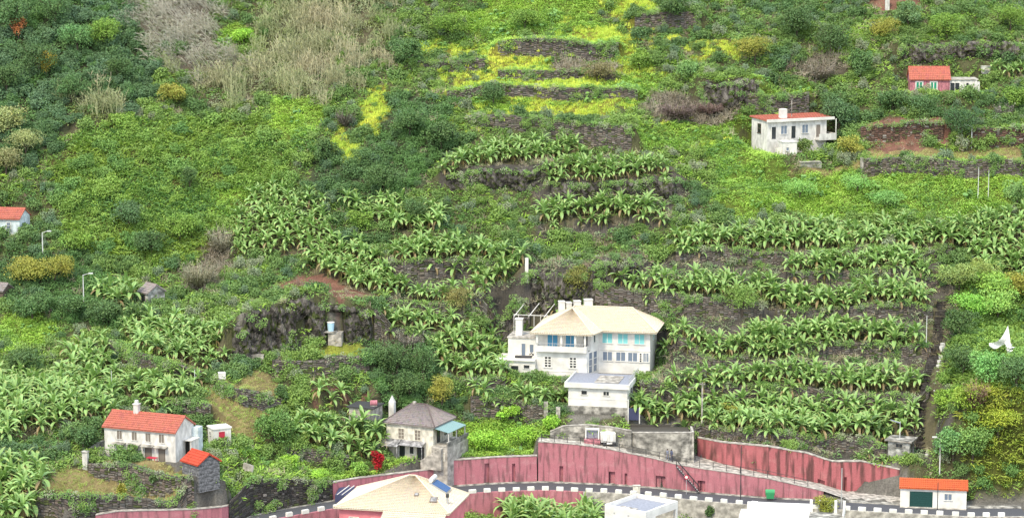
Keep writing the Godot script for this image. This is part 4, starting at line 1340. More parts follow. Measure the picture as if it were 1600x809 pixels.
func garage() -> void:
	var t := thing("garage", "white roadside garage with an orange roof and a dark green door", "garage", sites.garage[0], sites.garage[1])
	block_part(t, "wall", Vector3(0, -0.5, -4.2), Vector3(9.0, 2.75, 0), M.white)
	var y := 2.7
	poly_roof(t, [[Vector3(-0.15, y, 0.3), Vector3(9.2, y, 0.3), Vector3(9.2, y + 0.85, -2.0), Vector3(-0.15, y + 0.85, -2.0)], [Vector3(9.2, y, -4.4), Vector3(-0.15, y, -4.4), Vector3(-0.15, y + 0.85, -2.0), Vector3(9.2, y + 0.85, -2.0)]], M.orange_tile, 0.3, 0.42, 0.06)
	var g := Mb.new()
	for s in [0.0, 9.0]: g.tri(Vector3(s, 2.75, -4.2), Vector3(s, 2.75, 0), Vector3(s, 3.5, -2.0))
	part(t, "gable", g, M.white)
	opening(t, "door", Vector3(2.85, 0.05, 0), 0, 3.0, 2.1, M.dark_green, M.dark_green, 1, 7, 0.05, false)
	opening(t, "window", Vector3(6.5, 1.15, 0), 0, 0.95, 0.85, M.white, M.slate_glass, 2, 1, 0.09)
	block_part(t, "doorstep", Vector3(0, -0.45, 0), Vector3(9.0, 0.0, 0.5), M.pale_concrete)

func beige_house() -> void:
	var t := thing("coral_house", "coral pink house with a large pale hipped roof below the road", "house", sites.beige[0], sites.beige[1])
	var e := 8.6
	block_part(t, "wall", Vector3(0, -0.5, -9.6), Vector3(14.4, e, 0), M.bright_pink)
	var A := Vector3(-0.6, e, 0.6)
	var B := Vector3(15.0, e, 0.6)
	var C := Vector3(15.0, e, -10.2)
	var D := Vector3(-0.6, e, -10.2)
	var P := Vector3(8.1, e + 3.3, -5.4)
	var Q := Vector3(8.9, e + 3.3, -5.4)
	poly_roof(t, [[A, B, Q, P], [B, C, Q, Q], [C, D, P, Q], [D, A, P, P]], M.beige_tile, 0.32, 0.42, 0.05)
	var caps := Mb.new()
	for s in [[A, P], [B, Q], [C, Q], [D, P], [P, Q]]: caps.tube([s[0] + Vector3(0, 0.13, 0), s[1] + Vector3(0, 0.13, 0)], [0.11, 0.11], 5)
	part(t, "hip_capping", caps, M.beige_tile)
	poly_roof(t, [[Vector3(6.2, e - 1.2, 3.4), Vector3(14.6, e - 1.2, 3.4), Vector3(14.6, e - 0.05, 0.62), Vector3(6.2, e - 0.05, 0.62)]], M.beige_tile, 0.32, 0.42, 0.05)
	block_part(t, "porch_wall", Vector3(6.4, -0.5, 0), Vector3(14.4, e - 1.35, 3.0), M.bright_pink)
	for s in [[9.9, -2.2, 0.55], [12.4, -1.5, 1.0]]:
		var slope := atan2(3.3, 6.0)
		var b := Transform3D(Basis(Vector3.RIGHT, slope), Vector3(s[0], e + (0.6 - s[1]) * 0.55 + 0.12, s[1]))
		var f := Mb.new()
		f.box(Vector3(-s[2] / 2, 0, -s[2] / 2), Vector3(s[2] / 2, 0.12, s[2] / 2), Color.WHITE, b)
		var w := part(t, "skylight", f, M.shutter)
		var p := Mb.new()
		p.box(Vector3(-s[2] * 0.36, 0.12, -s[2] * 0.36), Vector3(s[2] * 0.36, 0.14, s[2] * 0.36), Color.WHITE, b)
		part(w, "pane", p, M.grey_sheet)
	var pp := Mb.new()
	pp.tube([Vector3(14.0, e + 0.2, -2.4), Vector3(14.0, e + 1.5, -2.4)], [0.16, 0.16], 8)
	pp.tube([Vector3(14.0, e + 1.5, -2.4), Vector3(14.0, e + 1.95, -2.4)], [0.23, 0.23], 8, Color(0.15, 0.15, 0.15))
	part(t, "flue_pipe", pp, M.metal)
	for u in [2.0, 5.0]: opening(t, "window", Vector3(u, e - 2.6, 0), 0, 1.2, 1.3, M.white, M.slate_glass, 2, 1, 0.1)
	# solar heater on the right hip
	var nrm := Vector3(3.3, 6.1, 0).normalized()
	var bs := Basis(Vector3(0, 0, -1), nrm, Vector3(0, 0, -1).cross(nrm))
	var s := thing("solar_water_heater", "solar water heater with two blue panels and a white tank on the pale roof", "solar heater")
	s.transform = t.transform * Transform3D(bs, Vector3(12.0, e + 1.65 + 0.35, -6.4))
	for k in 2:
		block_part(s, "solar_panel", Vector3(-1.15 + k * 1.18, 0, -0.9), Vector3(-0.03 + k * 1.18, 0.1, 1.3), M.solar)
	block_part(s, "frame", Vector3(-1.2, -0.25, -1.3), Vector3(1.2, -0.01, 1.35), M.metal)
	var tk := Mb.new()
	tk.tube([Vector3(-1.15, 0.3, -1.3), Vector3(1.15, 0.3, -1.3)], [0.32, 0.32], 12)
	tk.tube([Vector3(1.15, 0.3, -1.3), Vector3(-1.15, 0.3, -1.3)], [0.31, 0.31], 12)
	part(s, "tank", tk, M.white)
	# the blue cover behind the left end of the roof
	var c := thing("tarpaulin", "dark blue tarpaulin with white poles behind the left slope of the pale roof", "tarpaulin", Vector3(rx(540) , 0, -road(rx(540)) + 1.6), -10)
	var cm := Mb.new()
	cm.quad(Vector3(-1.2, 1.0, 0.9), Vector3(1.4, 1.0, 0.9), Vector3(1.2, 1.9, -0.8), Vector3(-1.0, 1.7, -0.8)); cm.quad(Vector3(-1.2, 0, 1.0), Vector3(1.4, 0, 1.0), Vector3(1.4, 1.0, 0.9), Vector3(-1.2, 1.0, 0.9))
	cm.quad(Vector3(-1.2, 0.94, 0.9), Vector3(-1.0, 1.64, -0.8), Vector3(1.2, 1.84, -0.8), Vector3(1.4, 0.94, 0.9))
	part(c, "sheet", cm, M.navy)
	var c2 := Mb.new()
	for x in [-0.3, 0.4]: c2.tube([Vector3(x - 0.6, 1.1, 1.0), Vector3(x + 0.8, 2.1, -0.6)], [0.06, 0.06], 5)
	part(c, "pole", c2, M.white)

func carport() -> void:
	var t := thing("carport", "white flat roofed carport with a dark roof hollow below the road", "carport", sites.carport[0], sites.carport[1])
	# local x runs along the blank side, local -z along the open side
	var l := 6.4
	var d := 7.2
	var h := 9.2
	block_part(t, "blank_wall", Vector3(0, -1, -0.25), Vector3(l, h, 0), M.white)
	block_part(t, "back_wall", Vector3(0, -1, -d), Vector3(0.25, h, -0.25), M.white)
	block_part(t, "front_pier", Vector3(l - 0.3, -1, -2.2), Vector3(l, h - 0.02, -0.25), M.white)
	block_part(t, "corner_post", Vector3(l - 0.35, -1, -d), Vector3(l, h - 0.9, -d + 0.45), M.white)
	block_part(t, "beam", Vector3(l - 0.3, h - 1.0, -d), Vector3(l + 0.01, h, -2.2), M.white)
	block_part(t, "rear_beam", Vector3(0.25, h - 1.0, -d), Vector3(l - 0.3, h, -d + 0.3), M.white)
	block_part(t, "roof", Vector3(0.25, h - 0.75, -d + 0.3), Vector3(l - 0.3, h - 0.5, -0.25), M.deck)
	block_part(t, "floor", Vector3(0.25, h - 3.9, -d + 0.3), Vector3(l + 3.0, h - 3.6, -0.25), M.pale_concrete)
	var u := Mb.new()
	for k in 3: u.box(Vector3(1.2 + k * 0.9, h - 0.5, -2.2), Vector3(1.9 + k * 0.9, h - 0.42, -1.2))
	part(t, "roof_slabs", u, M.pale_concrete)
	for x in [1.4, 3.6]: block_part(t, "wall_vent", Vector3(x, h - 1.0, 0), Vector3(x + 0.25, h - 0.8, 0.04), M.metal)
	var car := thing("parked_car", "dark windowed white car standing under the white carport", "car", t.transform * Vector3(l - 1.7, h - 3.6, -3.6), sites.carport[1])
	var prof := [Vector2(-2.0, 0.35), Vector2(2.0, 0.35), Vector2(2.0, 0.85), Vector2(1.2, 0.95), Vector2(0.6, 1.45), Vector2(-1.2, 1.48), Vector2(-1.9, 0.95)]
	var cb := Mb.new()
	for k in prof.size():
		var a: Vector2 = prof[k]
		var b: Vector2 = prof[(k + 1) % prof.size()]
		var wa := 0.62 if a.y > 1.2 else 0.82
		var wb := 0.62 if b.y > 1.2 else 0.82
		cb.quad(Vector3(-wa, a.y, -a.x), Vector3(wa, a.y, -a.x), Vector3(wb, b.y, -b.x), Vector3(-wb, b.y, -b.x))
	for s in [-1, 1]:
		cb.quad(Vector3(s * 0.82, 0.35, 2), Vector3(s * 0.82, 0.35, -2), Vector3(s * 0.82, 0.9, -2), Vector3(s * 0.82, 0.95, 1.9))
		cb.quad(Vector3(s * 0.82, 0.93, 1.9), Vector3(s * 0.82, 0.93, -1.2), Vector3(s * 0.62, 1.45, -0.6), Vector3(s * 0.62, 1.48, 1.2), Color(0.05, 0.05, 0.06))
	part(car, "body", cb, M.white)
	var gl := Mb.new()
	gl.quad(Vector3(-0.74, 1.0, -1.19), Vector3(-0.58, 1.43, -0.66), Vector3(0.58, 1.43, -0.66), Vector3(0.74, 1.0, -1.19))
	gl.quad(Vector3(-0.74, 1.02, 1.88), Vector3(0.74, 1.02, 1.88), Vector3(0.58, 1.44, 1.3), Vector3(-0.58, 1.44, 1.3))
	part(car, "windscreen", gl, M.glass_dark)
	for s in [[-1, 1.25], [1, 1.25], [-1, -1.25], [1, -1.25]]:
		var wm := Mb.new()
		wm.tube([Vector3(s[0] * 0.7, 0.32, s[1]), Vector3(s[0] * 0.86, 0.32, s[1])], [0.32, 0.32], 12)
		part(car, "wheel", wm, M.dark_metal)
	# white terraced building to the right of it
	var b := thing("terrace_building", "white building with low parapets below the road, right of the carport", "building", sites.white[0], sites.white[1])
	block_part(b, "wall", Vector3(-1.0, -1, -5.0), Vector3(12.6, 7.0, 0), M.white)
	block_part(b, "parapet", Vector3(-0.2, 7.0, -5.6), Vector3(8.0, 8.0, -5.2), M.white)
	block_part(b, "roof_slab", Vector3(-1.0, 7.0, -5.0), Vector3(8.0, 7.12, 0), M.white)
	block_part(b, "roof_terrace", Vector3(8.0, 7.0, -5.0), Vector3(12.6, 7.08, 0), M.concrete)
	for x in [8.2, 11.4, 12.5]: block_part(b, "parapet_post", Vector3(x - 0.18, 7.0, -5.2), Vector3(x + 0.18, 8.7, -4.85), M.white)
	block_part(b, "side_parapet", Vector3(12.4, 7.0, -4.85), Vector3(12.6, 8.0, 0), M.white)
	block_part(b, "lower_ramp", Vector3(-7.0, -1, -4.0), Vector3(-1.0, 5.9, -1.0), M.pale_concrete)

# ---------------------------------------------------------------- the road and its walls
func roadside() -> void:
	var rd := Mb.new()
	var par := Mb.new()
	var par2 := Mb.new()
	var kerb := Mb.new()
	var x := -62.0
	while x < 70.0:
		var x2 := x + 1.0
		var a := -road(x)
		var b := -road(x2)
		rd.quad(Vector3(x, 0.0, a + ROAD_W), Vector3(x2, 0.0, b + ROAD_W), Vector3(x2, 0.0, b - 0.5), Vector3(x, 0.0, a - 0.5))
		kerb.quad(Vector3(x, 0.0, a + 0.75), Vector3(x2, 0.0, b + 0.75), Vector3(x2, 0.13, b + 0.7), Vector3(x, 0.13, a + 0.7))
		kerb.quad(Vector3(x, 0.13, a + 0.7), Vector3(x2, 0.13, b + 0.7), Vector3(x2, 0.13, b - 0.3), Vector3(x, 0.13, a - 0.3))
		var m: Mb = par if x < rx(905) else par2
		var f := ROAD_W
		m.quad(Vector3(x, -5.0, a + f + 0.7), Vector3(x2, -5.0, b + f + 0.7), Vector3(x2, 0.3, b + f + 0.4), Vector3(x, 0.3, a + f + 0.4))
		m.quad(Vector3(x, 0.3, a + f + 0.4), Vector3(x2, 0.3, b + f + 0.4), Vector3(x2, 0.3, b + f), Vector3(x, 0.3, a + f), Color(1.2, 1.4, 1.4))
		m.quad(Vector3(x2, -0.1, b + f), Vector3(x, -0.1, a + f), Vector3(x, 0.3, a + f), Vector3(x2, 0.3, b + f), Color(1.2, 1.4, 1.4))
		x = x2
	tag(part(self, "road", rd, M.asphalt), "grey asphalt village road running along the foot of the slope", "road", "", "structure")
	tag(part(self, "pavement", kerb, M.concrete), "narrow grey kerb strip along the red roadside wall", "pavement", "", "structure")
	var t := thing("roadside_parapet", "long low roadside parapet topped with white blocks", "parapet")
	part(t, "red_retaining_wall", par, M.pink_plaster)
	part(t, "concrete_retaining_wall", par2, M.pale_concrete)
	var bm := Mb.new()
	bm.box(Vector3(-0.5, 0, -0.2), Vector3(0.5, 0.48, 0.2)); bm.box(Vector3(-0.46, 0.48, -0.17), Vector3(0.46, 0.53, 0.17))
	var block := bm.mesh(M.white)
	x = rx(380)
	while x < 68.0:
		var o := inst(t, "white_block", block)
		var z := -road(x) + ROAD_W + 0.2
		o.position = Vector3(x, 0.3, z)
		o.rotation.y = atan2(road(x + 1) - road(x - 1), 2.0) + rng.randf_range(-0.04, 0.04)
		o.scale = Vector3(rng.randf_range(0.9, 1.06), rng.randf_range(0.9, 1.08), 1)
		x += 2.05

	var red := func(called: String, label: String, b0: float, b1: float, hb: Array, hh: Array, niches := []) -> void:
		var pts := []
		var n := int((b1 - b0) / 10.0)
		for k in n + 1:
			var b := lerpf(b0, b1, k / float(n))
			var xx := rx(b)
			pts.append([xx, -road(xx) + 0.25, 0.0, along(hb, hh, b)])
		var nn := []
		for q in niches: nn.append([rx(q[0]), rx(q[1]), q[2], q[3]])
		var w := thing(called, label, "wall")
		plaster_wall(w, "plaster_face", pts, M.pink_plaster, 0.6, nn, 0.1)
	red.call("red_wall", "low dull red wall at the lower left below the dry yard", 150, 357, [150, 185, 357], [4.0, 4.1, 2.7])
	red.call("red_wall", "dull red wall segment partly hidden behind the pale hipped roof", 520, 692, [520, 560, 600, 692], [2.5, 2.6, 2.5, 2.7])
	red.call("red_wall", "stained red wall left of the tall red wall, with vines hanging over it", 702, 839, [702, 839], [3.7, 3.8], [[757, 764, 0.0, 3.0], [800, 805, 0.0, 2.8]])
	red.call("red_wall", "tall sloping red retaining wall below the railed ramp", 841, 1287, ramp_b, ramp_h.map(func(h): return h + 0.12), [[874, 880, 0.0, 2.4], [951, 961, 0.0, 1.9], [976, 980, 0.0, 1.8], [1025, 1040, 0.0, 1.8], [1090, 1102, 0.2, 1.7]])
	# black stone wall between them
	var st := []
	for k in 36:
		var xx := rx(358.5 + k * 4.6)
		var zz := -road(xx)
		st.append([xx, zz, 0.0, along([rx(358), rx(374), rx(392), rx(520)], [2.9, 3.7, 4.8, 2.5], xx) + 0.1, 0.0, 1.0])
	stone_wall("black stone retaining wall by the road left of the pale hipped roof", st, Color(0.09, 0.085, 0.075), 0.06)
	walls.append({"line": st, "style": "road", "label": ""})
	# the upper red wall behind the ramp
	var cp := []
	var cb := [842, 950, 1040, 1090, 1130, 1200, 1260, 1300, 1345, 1405]
	for k in range(3, 10):
		var p: Vector3 = c_line[k]
		var low := along([rx(1040), rx(1090), rx(1130), rx(1200), rx(1260), rx(1300)], [3.9, 3.3, 3.1, 2.6, 1.4, 0.0], p.x)
		cp.append([p.x, p.z + 0.3, low - 0.1, low + along([1090, 1130, 1200, 1260, 1300, 1345, 1405], [2.6, 3.0, 3.9, 4.2, 4.2, 4.2, 3.4], cb[k]) + 0.1])
	var w := thing("red_wall", "upper red wall streaked with dark stains behind the ramp", "wall")
	plaster_wall(w, "plaster_face", cp, M.stained_plaster, 0.6, [[c_line[6].x + 1.6, c_line[6].x + 2.6, 0.1, 1.3], [c_line[8].x + 0.4, c_line[8].x + 1.0, 0.0, 1.6], [c_line[8].x - 2.4, c_line[8].x - 2.0, 0.0, 2.2]], 0.14)
	# ramp slab and its railing
	var rm := Mb.new()
	var cx := []
	var cz := []
	for p in c_line:
		cx.append(p.x); cz.append(p.z)
	var rxs := []
	for b in ramp_b: rxs.append(rx(b))
	x = rx(842)
	var posts := []
	while x < rx(1418):
		var x2 := x + 0.9
		var h1 := along(rxs, ramp_h, x) + 0.04
		var h2 := along(rxs, ramp_h, x2) + 0.04
		rm.quad(Vector3(x, h1, -road(x) - 0.3), Vector3(x2, h2, -road(x2) - 0.3), Vector3(x2, h2, along(cx, cz, x2) + 0.1), Vector3(x, h1, along(cx, cz, x) + 0.1))
		x = x2
	tag(part(self, "ramp", rm, M.pale_concrete), "pale concrete ramp climbing left between the two red walls", "ramp", "", "structure")
	var ra := thing("railing", "thin dark railing along the outer edge of the ramp", "railing")
	x = rx(846)
	var rails := Mb.new()
	var last := Vector3.ZERO
	while x < rx(1282):
		var p := Vector3(x, along(rxs, ramp_h, x) + 0.2, -road(x) - 0.1)
		block_part(ra, "post", p - Vector3(0.04, 0.1, 0.04), p + Vector3(0.04, 1.0, 0.04), M.dark_metal)
		if last != Vector3.ZERO:
			for y in [0.5, 0.95]: rails.tube([last + Vector3(0, y, 0), p + Vector3(0, y, 0)], [0.03, 0.03], 4)
		last = p
		x += 1.85
	part(ra, "rails", rails, M.dark_metal)
	# steel stair leaning on the tall red wall
	var s := thing("steel_stair", "dark steel stair climbing the tall red wall to the ramp", "stair")
	var xa := rx(1092)
	var xb := rx(1056)
	var lo := Vector3(xa, 0.1, -road(xa) + 1.0)
	var hi := Vector3(xb, along(rxs, ramp_h, xb), -road(xb) + 1.0)
	for z in [0.0, 0.7]:
		var m := Mb.new()
		m.tube([lo + Vector3(0, 0, z - 0.4), hi + Vector3(0, 0, z - 0.4)], [0.08, 0.08], 4)
		part(s, "stringer", m, M.dark_metal)
		var m2 := Mb.new()
		m2.tube([lo + Vector3(0, 0.95, z - 0.4), hi + Vector3(0, 0.95, z - 0.4)], [0.035, 0.035], 4)
		for k in 5: m2.tube([lo.lerp(hi, k / 4.0) + Vector3(0, 0, z - 0.4), lo.lerp(hi, k / 4.0) + Vector3(0, 0.95, z - 0.4)], [0.03, 0.03], 4)
		part(s, "handrail", m2, M.dark_metal)
	for k in 13:
		var p := lo.lerp(hi, (k + 0.5) / 13.0)
		block_part(s, "tread", p + Vector3(-0.14, 0, -0.4), p + Vector3(0.14, 0.04, 0.3), M.metal)
	# concrete retaining wall under the flat roofed block and round the basin
	var cw := thing("concrete_wall", "grey concrete retaining wall below the cream flat roofed block", "wall")
	var pts := []
	for b in [860, 880, 920, 960, 988]:
		var xx := rx(b)
		var zz := along(cx, cz, xx) - 0.2
		pts.append([xx, zz, along(rxs, ramp_h, xx), along(rxs, ramp_h, xx) + along([rx(860), rx(890), rx(988)], [0.9, 2.3, 2.7], xx)])
	plaster_wall(cw, "wall_face", pts, M.concrete, 0.4, [], 0.1)
	var bs := thing("basin", "curved grey concrete water basin beside the ramp", "basin")
	var arc := []
	for q in [[986, 3.2, 2.2], [1000, 2.2, 2.6], [1020, 1.6, 2.9], [1045, 1.5, 3.1], [1065, 1.7, 3.2], [1083, 2.4, 3.2]]:
		var xx := rx(q[0])
		var zz := -road(xx) - float(q[1]) - 0.6
		arc.append([xx, zz, along(rxs, ramp_h, xx), height_seen(q[0], 676.5, zz)])
	plaster_wall(bs, "basin_wall", arc, M.concrete, 0.3, [], 0.12)
	var lip: Array = arc[-1]
	block_part(bs, "end_pillar", Vector3(lip[0], lip[2], lip[1] - 4.0), Vector3(lip[0] + 0.3, lip[3] + 0.12, lip[1]), M.pale_concrete)
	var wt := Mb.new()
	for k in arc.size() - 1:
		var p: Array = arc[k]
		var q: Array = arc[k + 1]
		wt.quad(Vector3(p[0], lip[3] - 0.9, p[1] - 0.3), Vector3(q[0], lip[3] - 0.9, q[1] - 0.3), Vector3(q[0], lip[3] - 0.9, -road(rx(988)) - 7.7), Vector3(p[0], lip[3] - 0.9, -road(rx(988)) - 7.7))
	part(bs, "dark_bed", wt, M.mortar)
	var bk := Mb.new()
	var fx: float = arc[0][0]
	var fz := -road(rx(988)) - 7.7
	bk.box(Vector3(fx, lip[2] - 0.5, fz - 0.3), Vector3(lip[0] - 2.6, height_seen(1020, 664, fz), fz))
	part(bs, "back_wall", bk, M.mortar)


# ---------------------------------------------------------------- people
func flesh(bones: Array, cell: float, k: float) -> Mb:
	# tapered capsules [a, b, ra, rb, colour] melted together and meshed as surface nets
	var lo := Vector3(INF, INF, INF)
	var hi := -lo
	for b in bones:
		var r: float = maxf(b[2], b[3]) + cell * 2
		lo = lo.min(b[0] - Vector3.ONE * r).min(b[1] - Vector3.ONE * r)
		hi = hi.max(b[0] + Vector3.ONE * r).max(b[1] + Vector3.ONE * r)
	var n := Vector3i(((hi - lo) / cell).ceil()) + Vector3i.ONE
	var f := PackedFloat32Array()
	f.resize(n.x * n.y * n.z)
	f.fill(1.0)
	for b in bones:
		var a: Vector3 = b[0]
		var d: Vector3 = b[1] - a
		var r: float = maxf(b[2], b[3]) + cell * 2 + k
		var p0 := Vector3i(((a.min(b[1]) - Vector3.ONE * r - lo) / cell).floor()).clamp(Vector3i.ZERO, n - Vector3i.ONE)
		var p1 := Vector3i(((a.max(b[1]) + Vector3.ONE * r - lo) / cell).ceil()).clamp(Vector3i.ZERO, n - Vector3i.ONE)
		for z in range(p0.z, p1.z + 1):
			for y in range(p0.y, p1.y + 1):
				for x in range(p0.x, p1.x + 1):
					var p := lo + Vector3(x, y, z) * cell - a
					var t := clampf(p.dot(d) / maxf(d.length_squared(), 1e-6), 0, 1)
					var v: float = (p - d * t).length() - lerpf(b[2], b[3], t)
					var i := (z * n.y + y) * n.x + x
					var h := clampf(0.5 + 0.5 * (f[i] - v) / k, 0, 1)
					f[i] = lerpf(f[i], v, h) - k * h * (1 - h)
	var at := {}
	var out := Mb.new()
	var step := [1, n.x, n.x * n.y]
	for z in n.z - 1:
		for y in n.y - 1:
			for x in n.x - 1:
				var i := (z * n.y + y) * n.x + x
				var sum := Vector3.ZERO
				var c := 0
				for e in [[0, 0], [0, 1], [0, 2], [1, 0], [1, 2], [2, 0], [2, 1], [4, 0], [3, 2], [5, 1], [6, 0], [4, 1]]:
					var q: int = e[0]
					var ia: int = i + (q & 1) * step[0] + ((q >> 1) & 1) * step[1] + ((q >> 2) & 1) * step[2]
					var ib: int = ia + step[e[1]]
					if (f[ia] < 0) != (f[ib] < 0):
						var t := f[ia] / (f[ia] - f[ib])
						var o := Vector3(q & 1, (q >> 1) & 1, (q >> 2) & 1)
						o[e[1]] += t
						sum += o
						c += 1
				if c: at[i] = lo + (Vector3(x, y, z) + sum / c) * cell
	for z in range(1, n.z - 1):
		for y in range(1, n.y - 1):
			for x in range(1, n.x - 1):
				var i := (z * n.y + y) * n.x + x
				for ax in 3:
					var j: int = i + step[ax]
					if (f[i] < 0) == (f[j] < 0): continue
					var u: int = step[(ax + 1) % 3]
					var w: int = step[(ax + 2) % 3]
					if not (at.has(i) and at.has(i - u) and at.has(i - w) and at.has(i - u - w)): continue
					var a: Vector3 = at[i]
					var mid: Vector3 = (a + at[i - u - w]) / 2
					var best := INF
					var col := Color.WHITE
					for b in bones:
						var d: Vector3 = b[1] - b[0]
						var t := clampf((mid - b[0]).dot(d) / maxf(d.length_squared(), 1e-6), 0, 1)
						var v: float = (mid - b[0] - d * t).length() - lerpf(b[2], b[3], t)
						if v < best:
							best = v
							col = b[4]
					if f[i] < 0: out.quad(a, at[i - u], at[i - u - w], at[i - w], col)
					else: out.quad(a, at[i - w], at[i - u - w], at[i - u], col)
	return out

func person(label: String, at: Vector3, yaw: float, shirt: Color, trousers: Color, tall: float) -> void:
	var t := thing("person", label, "person", at, yaw, "people on the ramp")
	var skin := Color(0.36, 0.22, 0.16)
	var hair := Color(0.03, 0.025, 0.02)
	var v := func(x: float, y: float, z: float) -> Vector3: return Vector3(x, y, z) * tall
	var b := []
	b.append([v.call(0, 0.56, 0), v.call(0, 0.79, -0.005), 0.085 * tall, 0.105 * tall, shirt])
	b.append([v.call(-0.07, 0.8, 0), v.call(0.07, 0.8, 0), 0.06 * tall, 0.06 * tall, shirt])
	b.append([v.call(0, 0.82, 0), v.call(0, 0.88, 0.01), 0.035 * tall, 0.032 * tall, skin])
	for s in [-1.0, 1.0]:
		var fwd: float = 0.09 * s
		b.append([v.call(0.052 * s, 0.52, 0), v.call(0.058 * s, 0.28, fwd * 0.8), 0.058 * tall, 0.042 * tall, trousers])
		b.append([v.call(0.058 * s, 0.28, fwd * 0.8), v.call(0.06 * s, 0.045, fwd * 0.9 - 0.03), 0.04 * tall, 0.028 * tall, trousers])
		b.append([v.call(0.06 * s, 0.025, fwd * 0.9 - 0.045), v.call(0.07 * s, 0.018, fwd * 0.9 + 0.085), 0.026 * tall, 0.02 * tall, Color(0.04, 0.04, 0.04)])
		b.append([v.call(0.115 * s, 0.79, 0), v.call(0.14 * s, 0.62, -fwd * 0.5), 0.034 * tall, 0.027 * tall, shirt])
		b.append([v.call(0.14 * s, 0.62, -fwd * 0.5), v.call(0.145 * s, 0.48, -fwd * 0.2 + 0.03), 0.025 * tall, 0.018 * tall, skin])
	var body := flesh(b, 0.025, 0.03)
	var hd := []
	hd.append([v.call(0, 0.925, 0.0), v.call(0, 0.945, 0.0), 0.047 * tall, 0.05 * tall, skin])
	hd.append([v.call(0, 0.9, 0.022), v.call(0, 0.893, 0.03), 0.026 * tall, 0.022 * tall, skin])
	hd.append([v.call(0, 0.93, 0.048), v.call(0, 0.918, 0.06), 0.006 * tall, 0.009 * tall, skin])
	for s in [-1.0, 1.0]:
		hd.append([v.call(0.05 * s, 0.93, 0), v.call(0.05 * s, 0.915, 0.0), 0.012 * tall, 0.008 * tall, skin])
		hd.append([v.call(0.018 * s, 0.934, 0.049), v.call(0.02 * s, 0.934, 0.049), 0.006 * tall, 0.006 * tall, hair])
		var w: Vector3 = v.call(0.145 * s, 0.48, -0.09 * s * 0.2 + 0.03)
		for k in 5:
			var sp := (k - 2) * 0.011
			var a: Vector3 = w + v.call(0, -0.05, sp)
			if k == 4: a = w + v.call(0, -0.02, 0.02)
			var l: float = [0.03, 0.036, 0.038, 0.032, 0.024][k]
			var mid: Vector3 = a + v.call(-0.003 * s, -l * 0.6, 0.004 if k < 4 else 0.014)
			hd.append([w, a, 0.012 * tall, 0.008 * tall, skin])
			hd.append([a, mid, 0.0055 * tall, 0.005 * tall, skin])
			hd.append([mid, mid + v.call(-0.008 * s, -l * 0.4, 0.004), 0.005 * tall, 0.004 * tall, skin])
	hd.append([v.call(0, 0.955, -0.012), v.call(0, 0.962, 0.008), 0.052 * tall, 0.047 * tall, hair])
	hd.append([v.call(0.01, 0.925, -0.02), v.call(-0.01, 0.925, -0.02), 0.046 * tall, 0.046 * tall, hair])
	var head := flesh(hd, 0.008, 0.006)
	body.v.append_array(head.v); body.n.append_array(head.n); body.c.append_array(head.c)
	part(t, "body", body, M.cloth_skin)


